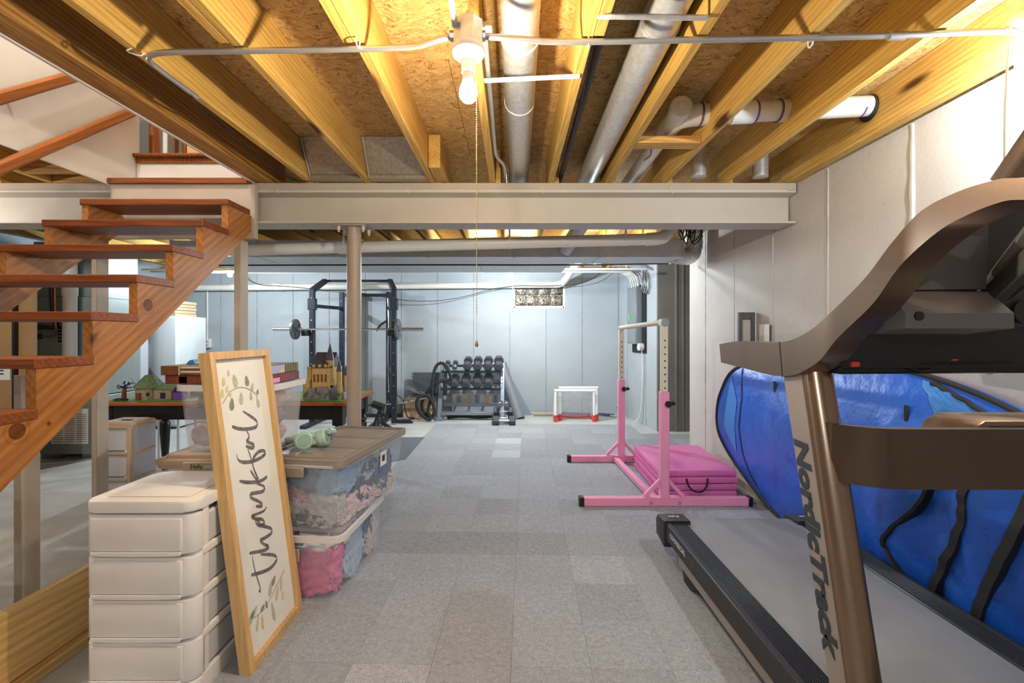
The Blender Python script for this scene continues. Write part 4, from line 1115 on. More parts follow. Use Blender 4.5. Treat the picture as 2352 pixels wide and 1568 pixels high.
for i, (lab, c, r, k) in enumerate((
    ('dusty pink garment at the front of the taupe-lidded bin', (-.33, .10, .16), (.10, .09, .08), (226, 170, 172)),
    ('heather grey shirt at the front of the taupe-lidded bin', (-.19, .10, .1), (.16, .1, .09), (190, 190, 196)),
    ('dark grey garment at the bottom of the taupe-lidded bin', (-.27, .07, .04), (.13, .06, .05), (92, 94, 100)),
    ('light blue shirt near the lid of the taupe-lidded bin', (-.10, .16, .26), (.12, .15, .09), (150, 186, 222)),
    ('slate blue garment under the lid of the taupe-lidded bin', (-.27, .14, .26), (.15, .13, .08), (128, 146, 174)),
    ('navy shirt in the middle of the taupe-lidded bin', (-.09, .36, .17), (.10, .11, .11), (66, 84, 116)),
    ('pale pink striped garment along the side of the taupe-lidded bin', (-.08, .3, .06), (.08, .2, .07), (238, 208, 208)),
    ('striped blue shirt below the label of the taupe-lidded bin', (-.08, .42, .25), (.09, .14, .08), (170, 190, 214)),
    ('dark blue garment at the far end of the taupe-lidded bin', (-.10, .60, .18), (.12, .12, .13), (78, 104, 148)),
    ('cream garment at the bottom far end of the taupe-lidded bin', (-.12, .62, .06), (.14, .15, .06), (226, 206, 190)))):
    cloth(ul, ur, lab, c, r, k, 31 + i, UB)
for i, (z, lab, k) in enumerate(((.245, 'teal book tucked in the lower clear bin', (110, 170, 164)), (.262, 'white book tucked in the lower clear bin', (236, 230, 232)), (.279, 'plum book tucked in the lower clear bin', (150, 110, 140)))):
    o = MB().box(-.385, -.20, .024, .16, z, z + .013, .002).build('book', 'cloth', color=k)
    tag(o, lab, 'book', 'books in the lower bin'); o.location = ll; o.rotation_euler = (0, 0, lr)

# tan bin stack behind the cart
for k, lab in enumerate(('tan lidded bin on the floor behind the white cart', 'tan lidded bin with a Hefty latch stacked behind the white cart')):
    t = thing('lidded_bin', lab, 'storage bin', group='tan bins behind the cart')
    tub(t, .34, .42, .0, .33, 'frosttub', 'tan', .92, rimh=.02)
    MB().prism(rrect(-.435, .015, -.015, .355, .03), 'Z', .325, .35, .004).build('lid', 'tan', t)
    MB().prism(rrect(-.40, -.02, .02, .32, .02), 'Z', .35, .367, .003).build('lid_panel', 'tan', t)
    la = MB().box(-.28, -.06, -.026, -.014, .30, .345, .004).build('latch', 'tan', t)
    if k:
        MB().box(-.245, -.125, -.0275, -.026, .311, .338, .001).build('badge_border', 'green', la, label='dark green badge border')
        MB().box(-.242, -.128, -.0282, -.0275, .314, .335).build('badge', 'tan', la, smooth=0)
        text('badge_lettering', 'Hefty', 'slate', la, (-.24, -.0285, .3165), (math.pi / 2, 0, 0), .026, .15, .0006, .0003)
    place(t, (-1.29, 2.265, k * .367), 0)
# shoe bin on top
sb = thing('storage_bin', 'frosted storage bin full of shoes stacked behind the framed sign', 'storage bin', group='clear storage bins')
tub(sb, .38, .475, .0, .335, 'frosttub', 'rimpl', .9, rimh=.03)
SL = (-1.178, 2.31, .737)
place(sb, SL, 0)
for i, (lab, c, r, k) in enumerate((
    ('tan shoe at the right end of the shoe bin', (-.10, .20, .24), (.06, .13, .05), (214, 178, 160)),
    ('dark shoe below the tan shoe in the shoe bin', (-.10, .16, .15), (.06, .12, .05), (96, 84, 92)),
    ('pink shoe at the bottom right of the shoe bin', (-.11, .18, .06), (.06, .14, .045), (206, 160, 158)),
    ('grey boot at the left of the shoe bin', (-.33, .09, .24), (.08, .08, .06), (148, 138, 132)),
    ('white sneaker low at the left of the shoe bin', (-.36, .1, .08), (.08, .1, .06), (232, 226, 214)),
    ('brown shoe in the middle of the shoe bin', (-.25, .09, .14), (.07, .09, .07), (158, 130, 112)))):
    o = MB().blob(c, r, 70 + i, .2, 1.6, 40, 24, box=(-.43, -.035, .03, .34, .012, .31)).build('shoe', 'shoe', color=k)
    tag(o, lab, 'shoe', 'shoes in the frosted bin'); o.location = SL
# puzzle boxes on the shoe bin
def photo_box(label, x0, x1, y0, y1, z0, z1, m, extra):
    t = thing('puzzle_box', label, 'box', ((x0 + x1) / 2, (y0 + y1) / 2, z0), 'puzzle boxes on the shoe bin')
    MB().box(x0, x1, y0, y1, z0, z1, .002).build('box', m, t, smooth=0)
    for i, (a, b2, c, d, mm) in enumerate(extra):
        MB().faces([(x0 + a, y0 - .0008, z0 + c), (x0 + b2, y0 - .0008, z0 + c), (x0 + b2, y0 - .0008, z0 + d), (x0 + a, y0 - .0008, z0 + d)], [(0, 1, 2, 3)]).build('printed_panel', mm, t, smooth=0)
    return t
def side_print(t, x, y0, y1, z0, z1, m):
    MB().faces([(x, y0, z0), (x, y1, z0), (x, y1, z1), (x, y0, z1)], [(0, 1, 2, 3)]).build('printed_panel', m, t, smooth=0)
t = photo_box('maroon puzzle box lying on the shoe bin', -1.72, -1.195, 2.33, 2.64, 1.075, 1.118, 'maroon', [(.02, .26, .002, .041, 'toybrown'), (.07, .11, .004, .036, 'pink')])
side_print(t, -1.1942, 2.34, 2.42, 1.077, 1.10, 'pink')
t = photo_box('photo-collage puzzle box with striped end on top of the maroon box', -1.735, -1.20, 2.32, 2.64, 1.119, 1.165, 'brownbox', [(.09, .096, 0, .046, 'boxwhite'), (.10, .26, .034, .043, 'boxwhite'), (.10, .26, .012, .022, 'boxwhite'), (.02, .08, .004, .03, 'toybrown')])
side_print(t, -1.1992, 2.33, 2.48, 1.121, 1.163, 'boxlav'); side_print(t, -1.1988, 2.42, 2.47, 1.121, 1.14, 'yellow')
for i in range(5): side_print(t, -1.1992, 2.49 + .029 * i, 2.512 + .029 * i, 1.121, 1.163, 'boxgreen')

# headphones on the taupe lid
hp = thing('headphones', 'mint green over-ear headphones lying on the taupe lid', 'headphones')
def cup(cx, cy, cz, nx, ny, nz, root):
    a = Vector((nx, ny, nz)).normalized(); p = Vector((cx, cy, cz))
    sd = a.cross(Vector((0, 0, 1))).normalized(); upv = sd.cross(a)
    def disc(b, off0, off1, r0, r1, n=28): b.cyl(p + a * off0, p + a * off1, r0, r1, n)
    b = MB(); disc(b, -.016, .008, .041, .041); disc(b, .008, .016, .041, .034); o = b.build('ear_cup', 'mint', root)
    b = MB(); disc(b, .016, .019, .029, .029); b.build('cup_plate', 'mintd', o)
    b = MB(); disc(b, -.03, -.016, .034, .040); b.build('ear_pad', 'mint', o)
    b = MB(); disc(b, .019, .0195, .021, .021); b.build('cup_inset', 'mintd', o)
cup(.0, .0, .042, .25, -.9, .25, hp); cup(.085, .05, .042, .9, -.2, .25, hp)
MB().tube([(.11, .05, .07), (.14, .10, .055), (.09, .19, .028), (0, .2, .024), (-.07, .15, .026), (-.08, .07, .035), (-.045, .015, .05), (-.02, .0, .065)], .011, 10, smooth=2, flat=1.3).build('headband', 'mint', hp)
for k in range(2): MB().cyl((.117, .035 + k * .02, .035), (.121, .035 + k * .02, .035), .004, n=8).build('button', 'black', hp)
place(hp, (-1.10, 2.48, .7105), math.radians(20)); hp.scale = (1.15, 1.15, 1.15)

# ================================================================== TABLE AND UTILITY CORNER
tb = thing('farm_table', 'dark table with brown top and turned black legs under the toy castle', 'table', (-2.4, 4.27, 0))
TX0, TX1, TY0, TY1, TZ = -3.46, -1.37, 3.87, 4.66, .76
MB().box(TX0, TX1, TY0, TY1, TZ - .028, TZ, .008, 2).build('table_top', 'tabletop', tb)
for (x0, x1, y0, y1) in ((TX0 + .06, TX1 - .06, TY0 + .05, TY0 + .075), (TX0 + .06, TX1 - .06, TY1 - .075, TY1 - .05), (TX0 + .05, TX0 + .075, TY0 + .06, TY1 - .06), (TX1 - .075, TX1 - .05, TY0 + .06, TY1 - .06)):
    MB().box(x0, x1, y0, y1, TZ - .15, TZ - .028, .003).build('apron', 'tableblk', tb, smooth=0)
for x in (TX0 + .085, TX1 - .085):
    for y in (TY0 + .085, TY1 - .085):
        b = MB().box(x - .043, x + .043, y - .043, y + .043, TZ - .2, TZ - .028, .004)
        b.lathe([(0, .562), (.03, .562), (.033, .55), (.024, .54), (.04, .52), (.045, .50), (.03, .485), (.042, .47), (.043, .40), (.036, .25), (.028, .13), (.024, .11), (.034, .09), (.032, .05), (.022, .0), (0, 0)], (x, y, 0), 18)
        b.build('leg', 'tableblk', tb)
ZB = TZ + .006
ob('green_baseplate', 'green', 'green baseplate under the tan toy castle', 'baseplate', lambda b: b.box(-2.13, -1.42, 3.92, 4.6, TZ, ZB, .002), group='green baseplates')
ob('green_baseplate', 'green', 'green baseplate under the toy cottage', 'baseplate', lambda b: b.box(-3.36, -2.5, 3.93, 4.5, TZ, ZB, .002), group='green baseplates')
# tan toy castle
tc = thing('toy_castle', 'tan brick-built toy castle with slate roofs on the table', 'toy castle', (-1.68, 4.1, ZB))
X = lambda px, d=4.05: (px - CX) * d / F
def zz(py, d=4.05): return H - (py - HY) * d / F
rk = MB()
for i, (px, w, h, d) in enumerate(((722, .09, .1, 3.98), (748, .12, .11, 3.97), (768, .11, .12, 4.0), (785, .07, .06, 4.02), (735, .06, .05, 3.96))):
    x = X(px); rk.prism([(x - w / 2, ZB), (x + w / 2, ZB), (x + w * .36, ZB + h), (x - w * .34, ZB + h)], 'Y', d, d + .13)
rk.build('rock_base', 'toyrock', tc, smooth=0)
MB().box(X(722), X(770), 4.0, 4.22, ZB + .10, ZB + .27, .003).build('great_hall', 'toytan', tc, smooth=0)
MB().prism([(4.0 - .01, ZB + .27), (4.23, ZB + .27), (4.11, ZB + .40)], 'X', X(721), X(768)).build('hall_roof', 'toyroof', tc, smooth=0)
for k in range(4): MB().box(X(726) + k * .032, X(726) + k * .032 + .014, 3.995, 4.003, ZB + .15, ZB + .215, .001).build('window_arch', 'toybrown', tc)
for k in range(3): MB().box(X(724) + k * .05, X(724) + k * .05 + .02, 3.992, 4.02, ZB + .275, ZB + .30).build('dormer', 'toytan', tc, smooth=0)
MB().cyl((X(760), 4.03, ZB + .09), (X(760), 4.03, ZB + .335), .034, n=12).build('main_tower', 'toytan', tc)
MB().cyl((X(760), 4.03, ZB + .335), (X(760), 4.03, ZB + .48), .039, .001, n=12).cyl((X(760), 4.03, ZB + .47), (X(760), 4.03, ZB + .53), .0012, n=5).build('main_tower_roof', 'toyroof', tc)
MB().box(X(755), X(760), 3.99, 4.0, ZB + .295, ZB + .32).build('tower_window', 'toybrown', tc, smooth=0)
for px, y, z1, r in ((782, 4.02, .24, .022), (790, 4.1, .20, .02), (712, 4.06, .26, .026), (708, 4.02, .15, .03)):
    MB().cyl((X(px), y, ZB), (X(px), y, ZB + z1), r, n=10).build('turret', 'toytan', tc)
    if px > 780: MB().cyl((X(px), y, ZB + z1), (X(px), y, ZB + z1 + .09), r + .004, .001, n=10).build('turret_roof', 'toyroof', tc)
    else: MB().cyl((X(px), y, ZB + z1), (X(px), y, ZB + z1 + .014), r + .005, n=10).build('parapet', 'toytan', tc)
rr = random.Random(2)
for k in range(9):
    x = X(706) + rr.random() * .3; MB().blob((x, 3.965 + rr.random() * .02, ZB + .02 + rr.random() * .05), (.014, .012, .012), k, .3, 2, 8, 6).build('shrub', 'toymoss' if k % 3 else 'green', tc)
pc = thing('toy_figure', 'small white and black toy figure on the far end of the table', 'toy', (-1.46, 4.35, ZB))
MB().cyl((-1.46, 4.35, ZB), (-1.46, 4.35, ZB + .1), .007, n=8).blob((-1.46, 4.35, ZB + .012), (.02, .02, .012), 3, .2).build('body', 'toydark', pc)
MB().blob((-1.455, 4.35, ZB + .125), (.016, .016, .022), 5, .2).build('head', 'white', pc)
# toy cottage
hc = thing('toy_cottage', 'brick-built toy cottage with mossy roof on the table', 'toy house', (-3.0, 4.05, ZB))
MB().cyl((-3.14, 4.08, ZB), (-3.14, 4.08, ZB + .105), .105, n=8, rot=.39).build('round_room', 'toystone', hc, smooth=0)
MB().cyl((-3.14, 4.08, ZB + .10), (-3.14, 4.08, ZB + .205), .125, .035, n=8, rot=.39).build('round_roof', 'toymoss', hc, smooth=0)
MB().cyl((-3.13, 4.08, ZB + .2), (-3.145, 4.08, ZB + .27), .022, .002, n=6).build('finial', 'toyroof', hc)
MB().box(-3.05, -2.90, 4.0, 4.2, ZB, ZB + .09, .002).build('side_room', 'toystone', hc, smooth=0)
MB().prism([(3.99, ZB + .088), (4.21, ZB + .088), (4.1, ZB + .13)], 'X', -3.06, -2.89).build('side_roof', 'toymoss', hc, smooth=0)
MB().box(-3.18, -3.145, 3.968, 3.985, ZB, ZB + .06, .004).build('cottage_door', 'toybrown', hc)
MB().box(-3.095, -3.075, 3.972, 3.99, ZB + .035, ZB + .06, .002).box(-2.99, -2.95, 3.994, 4.002, ZB + .01, ZB + .06, .002).build('dark_opening', 'toydark', hc)
for k in range(4): MB().cyl((-3.2 + k * .05, 4.0 + .02 * k, ZB + .13), (-3.23 + k * .055, 3.98, ZB + .19 - .01 * k), .003, .001, n=5).build('roof_spike', 'toyroof', hc)
tt = thing('toy_tree', 'dark toy tree with a brown trunk on the table', 'toy tree', (-3.285, 3.98, ZB))
MB().cyl((-3.285, 3.98, ZB), (-3.28, 3.98, ZB + .105), .02, .014, n=8).build('trunk', 'toybrown', tt)
b = MB(); rr = random.Random(4)
for k in range(16):
    a = rr.random() * 6.28; p = Vector((-3.28, 3.98, ZB + .1 + rr.random() * .03)); q = p + Vector((math.cos(a) * (.03 + rr.random() * .035), math.sin(a) * .03, rr.random() * .05 - .01))
    b.cyl(p, q, .004, .002, n=5); b.blob(q, (.008, .008, .006), k, .3, 2, 6, 4)
b.build('foliage', 'toydark', tt, kind='stuff')
MB().blob((-3.29, 3.955, ZB + .008), (.06, .02, .01), 4, .4).build('roots', 'toydark', tt)
tp = thing('toy_shop', 'purple brick-built toy building on the table', 'toy house', (-2.83, 4.0, ZB))
MB().box(-2.865, -2.795, 3.97, 4.05, ZB, ZB + .07, .002).build('walls', 'toypurple', tp, smooth=0)
MB().prism([(3.965, ZB + .07), (4.055, ZB + .07), (4.01, ZB + .105)], 'X', -2.87, -2.79).build('roof', 'toydark', tp, smooth=0)
tsx = thing('toy_ship', 'blue and white toy ship on the table behind the cottage', 'toy ship', (-2.87, 4.3, ZB))
MB().prism([(-2.95, ZB + .11), (-2.83, ZB + .11), (-2.85, ZB + .085), (-2.93, ZB + .085)], 'Y', 4.3, 4.34).build('hull', 'toyblue', tsx, smooth=0)
MB().prism([(-2.92, ZB + .11), (-2.87, ZB + .11), (-2.91, ZB + .17)], 'Y', 4.315, 4.325).build('sail', 'white', tsx, smooth=0)
MB().box(-2.94, -2.84, 4.3, 4.34, ZB, ZB + .085, .002).build('stand', 'toystone', tsx, smooth=0)

# white bent-tube chair behind the table
wc = thing('tube_chair', 'white bent-tube chair with wooden seat behind the table', 'chair', (-3.42, 4.95, 0))
MB().tube([(-3.62, 5.1, .46), (-3.64, 5.12, .8), (-3.62, 5.13, .95), (-3.53, 5.13, 1.0), (-3.33, 5.13, 1.0), (-3.24, 5.13, .95), (-3.22, 5.12, .8), (-3.24, 5.1, .46)], .014, 10, smooth=2).build('back_hoop', 'white', wc)
MB().box(-3.66, -3.2, 4.78, 5.14, .46, .48, .008).build('seat', 'maple', wc)
for x in (-3.62, -3.24):
    for y in (4.82, 5.1): MB().cyl((x, y, 0), (x, y, .46), .014, n=10).build('leg', 'white', wc)
MB().box(-3.58, -3.28, 5.12, 5.14, .84, .87, .004).build('back_slat', 'maple', wc)

# blue toy standing on the boxes
bt = thing('toy_set', 'small blue and white toy set on top of the puzzle boxes', 'toy', (-1.64, 2.5, 1.165))
MB().prism([(-1.70, 1.166), (-1.655, 1.166), (-1.66, 1.19), (-1.68, 1.186)], 'Y', 2.45, 2.48).build('block', 'toyblue', bt, smooth=0)
MB().box(-1.655, -1.62, 2.45, 2.48, 1.166, 1.175, .002).cyl((-1.64, 2.465, 1.17), (-1.64, 2.465, 1.205), .006, n=6).build('figure', 'white', bt)

# tan three-drawer unit under the table
du = thing('drawer_unit', 'tan and grey three-drawer plastic unit under the table', 'drawer unit', (-3.06, 3.9, 0))
ux0, ux1, uy0, uy1, uh = -3.19, -2.92, 3.6, 3.86, .64
MB().box(ux0, ux1, uy0, uy1, uh - .03, uh, .006).build('top', 'tan', du)
MB().box(ux0, ux1, uy0 + .03, uy1, 0, .02, .004).build('base', 'tan', du)
for x in (ux0, ux1 - .035): MB().box(x, x + .035, uy0, uy0 + .04, 0, uh - .02, .006).build('front_stile', 'tan', du)
MB().box(ux1 - .012, ux1 - .004, uy0 + .03, uy1, .0, uh - .02).build('side_panel', 'lilac', du, smooth=0)
MB().box(ux0 + .004, ux0 + .012, uy0 + .03, uy1, .0, uh - .02).build('side_panel', 'lilac', du, smooth=0)
for k in range(3):
    z0 = .03 + k * .2
    d = MB().box(ux0 + .036, ux1 - .036, uy0 + .006, uy0 + .02, z0, z0 + .165, .004).build('drawer', 'drawerside', du)
    MB().box(ux0 + .03, ux1 - .03, uy0 - .006, uy0 + .012, z0 + .165, z0 + .19, .005).build('pull_bar', 'tan', d)
    MB().box(ux1 - .006, ux1 + .004, uy0 + .04, uy1 - .01, z0 + .17, z0 + .185, .003).build('side_rib', 'tan', du)
ob('notepad', 'paper', 'white paper pad lying on the tan drawer unit', 'paper', lambda b: b.box(-3.17, -2.96, 3.65, 3.84, uh, uh + .006, .001))
ob('comb', 'black', 'small black comb lying on the paper pad', 'comb', lambda b: b.box(-3.06, -2.98, 3.68, 3.70, uh + .006, uh + .012, .001))

# furnace corner
fu = thing('furnace', 'sage-grey furnace cabinet with white label behind the stairs', 'furnace', (-4.75, 5.2, 0))
fx0, fx1, fy0, fy1 = -5.08, -4.42, 4.95, 5.6
MB().box(fx0, fx1, fy0, fy1, .06, .66, .006).build('lower_cabinet', 'furn', fu, smooth=0)
MB().box(fx0, fx1, fy0, fy1, .67, 1.72, .006).build('upper_cabinet', 'furn', fu, smooth=0)
MB().box(fx0 + .02, fx1 - .02, fy0 + .02, fy1 - .02, 1.72, 2.3, .004).build('plenum', 'furn', fu, smooth=0)
MB().box(fx0 + .23, fx1 - .04, fy0 - .003, fy0, .17, .54, .001).build('label_sheet', 'paper', fu)
b = MB()
for r_ in range(14):
    for c_ in range(3): b.box(fx0 + .25 + c_ * .125, fx0 + .25 + c_ * .125 + .10, fy0 - .0036, fy0 - .003, .19 + r_ * .022, .198 + r_ * .022)
b.build('label_print', 'silver', fu, kind='stuff', smooth=0)
MB().box(fx0 + .23, fx0 + .34, fy0 - .0038, fy0 - .003, .515, .535).build('label_header', 'orange', fu, smooth=0)
for k in range(5): MB().box(fx0 + .30, fx0 + .38, fy0 - .006, fy0, 1.24 + k * .035, 1.262 + k * .035, .002).build('vent_slot', 'black', fu)
MB().cyl((fx0 + .5, fy0 - .08, .6), (fx0 + .5, fy0 - .08, 2.35), .06, n=20).build('vent_pipe', 'pvc', fu)
MB().cyl((fx0 + .5, fy0 - .08, 1.72), (fx0 + .5, fy0 - .08, 1.86), .067, n=20).build('pipe_coupling', 'pvc', fu)
MB().cyl((fx0 + .8, fy0 - .05, .9), (fx0 + .8, fy0 - .05, 2.35), .055, n=20).build('vent_pipe', 'pvc', fu)
MB().tube([(fx0 + .12, fy0 - .01, 1.40), (fx0 + .3, fy0 - .06, 1.39), (fx0 + .38, fy0 - .08, 1.41), (fx0 + .43, fy0 - .2, 1.5), (fx0 + .43, fy0 - .2, 2.3)], .022, 12, smooth=2).build('insulated_line', 'black', fu)
MB().tube([(fx0 + .12, fy0 - .01, 1.30), (fx0 + .32, fy0 - .06, 1.30), (fx0 + .44, fy0 - .16, 1.36), (fx0 + .46, fy0 - .2, 1.5), (fx0 + .46, fy0 - .2, 2.3)], .009, 10, smooth=2).build('copper_line', 'copper', fu)
for z in (1.40, 1.30): MB().cyl((fx0 + .11, fy0 - .012, z), (fx0 + .11, fy0, z), .03, n=14).build('grommet', 'black', fu)
MB().tube([(fx0 + .1, fy0 - .02, 1.38), (fx0 + .05, fy0 - .03, 1.2), (fx0 + .06, fy0 - .03, .95)], .006, 6, smooth=2).build('wire', 'blackm', fu)
MB().box(fx0 + .02, fx0 + .2, fy0 + .1, fy0 + .5, 0, .06, .004).build('floor_block', 'lilac', fu)
MB().box(fx1 - .2, fx1 - .02, fy0 + .1, fy0 + .5, 0, .06, .004).build('floor_block', 'lilac', fu)
tn = thing('tan_cabinet', 'tan sheet-metal cabinet with paper label seen between the lower stair treads', 'cabinet', (-5.05, 4.2, 0))
MB().box(-5.5, -4.62, 4.35, 4.43, 0, 1.95, .004).build('body', 'tanpanel', tn, smooth=0)
MB().box(-4.62, -4.60, 4.34, 4.43, 0, 1.95, .002).build('gap_shade_strip', 'black', tn, smooth=0)  # black strip put in for the dark gap beside the body
MB().box(-4.60, -4.47, 4.38, 4.43, 0, 1.9, .003).build('side_strip', 'tanpanel', tn, smooth=0)
MB().box(-4.9, -4.64, 4.346, 4.35, .9, 1.1, .0005).build('label_sheet', 'paper', tn)
for z in (.95, .98, 1.01, 1.05): MB().box(-4.86, -4.7, 4.3445, 4.346, z, z + (.012 if z != 1.01 else .022)).build('label_line', 'ink', tn, smooth=0)
fr = thing('white_freezer', 'white upright freezer against the far wall behind the table', 'freezer', (-4.9, 6.9, 0))
MB().box(-5.12, -4.68, 6.6, 7.2, .02, 1.58, .01).build('body', 'white', fr)
MB().box(-5.12, -4.68, 6.54, 6.595, .06, 1.57, .012, 2).build('door', 'white', fr)
MB().box(-5.09, -5.07, 6.50, 6.54, .8, 1.2, .006).build('handle', 'lilac', fr)
MB().box(-5.1, -4.7, 6.62, 7.1, 0, .02).build('plinth', 'black', fr, smooth=0)
lp = thing('utility_cabinet', 'pale grey metal utility cabinet with a paper sheet left of the freezer', 'cabinet', (-5.3, 6.2, 0))
MB().box(-5.6, -5.02, 6.0, 6.45, 0, 1.62, .006).build('body', 'lilac', lp, smooth=0)
MB().box(-5.0, -4.99, 5.98, 6.45, .02, 1.6, .003).build('door_edge', 'lilac', lp, smooth=0)
MB().box(-5.32, -5.18, 5.996, 6.0, .58, .76, .0005).build('paper_sheet', 'paper', lp)
for k in range(5):
    ob('flat_carton', 'cardboard', ['bottom', 'second lowest', 'middle', 'second highest', 'top'][k] + ' flattened carton of the stack on the white freezer', 'carton',
       lambda b: b.box(-5.02 + .01 * (k % 3), -4.76 - .012 * (k % 2), 6.65, 7.1, 1.58 + k * .045, 1.62 + k * .045, .002), group='flattened cartons')

# ================================================================== GYM CORNER
pr = thing('power_rack', 'dark steel power rack with slanted top holding the barbell', 'power rack', (-2.4, 7.2, 0))
fl, frr, rl, rrt = Vector((-2.93, 6.9, 0)), Vector((-1.73, 6.9, 0)), Vector((-2.73, 7.55, 0)), Vector((-1.98, 7.55, 0))
tl, tr_ = Vector((-2.86, 7.2, 2.14)), Vector((-1.87, 7.2, 2.14))
W7 = .07
for p, zt in ((fl, 1.98), (frr, 1.98), (rl, 2.0), (rrt, 2.0)):
    up_ = MB().box(p.x - W7 / 2, p.x + W7 / 2, p.y - W7 / 2, p.y + W7 / 2, .02, zt, .004).build('upright', 'rackblk', pr)
    for k in range(11):
        MB().cyl((p.x, p.y - W7 / 2 - .001, .25 + k * .16), (p.x, p.y - W7 / 2 + .002, .25 + k * .16), .012, n=10).build('pin_hole', 'chrome', up_)
MB().bar(fl + Vector((0, 0, 1.97)), tl, W7, W7, bev=.003).build('slant_arm', 'rackblk', pr)
MB().bar(frr + Vector((0, 0, 1.97)), tr_, W7, W7, bev=.003).build('slant_arm', 'rackblk', pr)
MB().cyl(tl, tr_, .02, n=14).build('pull_up_bar', 'rackblk', pr)
for a, b2, z in ((fl, rl, 1.74), (fl, rl, .78), (frr, rrt, 1.74), (frr, rrt, .78), (rl, rrt, 1.95)):
    MB().bar(a + Vector((0, 0, z)), b2 + Vector((0, 0, z)), .05, .05, bev=.003).build('cross_member', 'rackblk', pr)
for p in (fl, frr): MB().box(p.x - .055, p.x + .055, p.y - .04, p.y + .04, 1.68, 1.85, .003).build('gusset_plate', 'rackblk', pr)
for a, b2 in ((fl, rl), (frr, rrt)):
    MB().box(min(a.x, b2.x) - .03, min(a.x, b2.x) + .05, 6.55, 7.75, 0, .05, .004).build('base_rail', 'rackblk', pr)
MB().prism([(-1.72, 0), (-1.48, 0), (-1.53, .05), (-1.72, .05)], 'Y', 6.98, 7.06).build('base_foot', 'rackblk', pr)
MB().box(-2.9, -1.75, 7.5, 7.56, 0, .05, .004).build('base_rail', 'rackblk', pr)
for sx, p in ((-1, fl), (1, frr)):
    MB().box(p.x + (-.12 if sx < 0 else -.07), p.x + (-.03 if sx < 0 else .03), 6.80, 6.87, 1.30, 1.38, .004).build('bar_cup', 'blackm', pr)
MB().tube([rrt + Vector((0, -.05, 1.9)), rrt + Vector((.02, -.08, 1.6)), rrt + Vector((.0, -.08, 1.0)), rrt + Vector((.02, -.06, .4))], .012, 8, smooth=1).build('cable_line', 'chrome', pr)
MB().tube([rrt + Vector((0, -.05, 1.55)), rrt + Vector((-.1, -.12, 1.47)), rrt + Vector((-.16, -.12, 1.38))], .018, 8).build('hook_arm', 'rackblk', pr)
bb = thing('barbell', 'chrome barbell with two grey weight plates resting on the power rack', 'barbell', (-2.36, 6.83, 1.38))
BY, BZ = 6.835, 1.396
MB().cyl((-3.47, BY, BZ), (-1.29, BY, BZ), .014, n=16).build('shaft', 'chrome', bb)
for x0, x1 in ((-3.47, -3.06), (-1.70, -1.29)): MB().cyl((x0, BY, BZ), (x1, BY, BZ), .025, n=20).build('sleeve', 'chrome', bb)
for x in (-3.15, -1.66):
    p = MB().lathe([(.028, -.018), (.05, -.02), (.05, -.014), (.095, -.008), (.13, -.012), (.148, -.018), (.152, 0), (.148, .018), (.13, .012), (.095, .008), (.05, .014), (.05, .02), (.028, .018), (.028, -.018)], (x, BY, BZ), 36, 'X').build('weight_plate', 'plateg', bb)
    for k in range(3):
        a = k * 2.094 + .4
        MB().bar((x, BY + .04 * math.cos(a), BZ + .04 * math.sin(a)), (x, BY + .14 * math.cos(a), BZ + .14 * math.sin(a)), .03, .036, up=(1, 0, 0)).build('plate_spoke', 'plateg', p)
    MB().cyl((x - .03 if x < -2 else x + .022, BY, BZ), (x - .022 if x < -2 else x + .04, BY, BZ), .034, n=16).build('collar', 'chrome', p)
# bench and attachment
bn = thing('weight_bench', 'black adjustable weight bench beside the table legs', 'bench', (-2.0, 5.9, 0))
MB().bar((-2.55, 5.7, .08), (-1.75, 6.3, .06), .06, .06, bev=.003).build('base_rail', 'rackblk', bn)
MB().bar((-2.15, 5.85, .06), (-2.02, 5.95, .50), .07, .03, bev=.003).build('support_post', 'chrome', bn)
MB().box(-2.1, -2.06, 5.84, 5.86, .30, .40, .002).build('orange_sticker', 'orange', bn)
MB().bar((-2.7, 5.6, .48), (-1.95, 6.1, .48), .26, .06, bev=.02).build('seat_pad', 'blackm', bn)
MB().bar((-2.75, 5.45, .03), (-2.45, 5.85, .03), .05, .05).build('foot_bar', 'rackblk', bn)
lg = thing('leg_roller', 'black foam leg roller on a steel arm at the power rack base', 'roller attachment', (-1.8, 6.5, 0))
MB().cyl((-1.93, 6.52, .36), (-1.77, 6.50, .31), .05, n=20).build('foam_roller', 'blackm', lg)
MB().bar((-1.82, 6.55, .3), (-1.95, 6.6, .0), .04, .04).bar((-1.82, 6.55, .1), (-1.62, 6.5, .0), .03, .03).build('arm', 'rackblk', lg)
MB().cyl((-3.0, 6.62, .33), (-1.93, 6.53, .34), .012, n=8).build('axle', 'rackblk', lg)
b = MB()
rr = random.Random(8)
for k in range(5): b.tube([(-1.8 + rr.uniform(-.08, .05), 6.45, .3), (-1.75 + rr.uniform(-.1, .1), 6.44, .15), (-1.75 + rr.uniform(-.15, .15), 6.44, .02)], .007, 6, smooth=2)
b.build('straps', 'blackm', lg, kind='stuff')
ps2 = thing('weight_bar', 'chrome bar end with small grey plate leaning near the rack foot', 'weight bar', (-1.4, 7.1, 0))
MB().cyl((-1.62, 7.05, .30), (-1.27, 7.2, .36), .012, n=10).cyl((-1.62, 7.05, .30), (-1.9, 7.0, .28), .012, n=10).build('bar', 'chrome', ps2)
MB().cyl((-1.55, 7.08, .30), (-1.53, 7.085, .304), .1, n=24).build('plate', 'plateg', ps2)
ob('floor_mat', 'foamtile', 'dark rubber mat corner on the floor behind the taupe-lidded bin', 'mat', lambda b: b.prism([(-1.5, 4.75), (-1.12, 4.95), (-1.12, 6.0), (-1.5, 6.0)], 'Z', 0, .012))

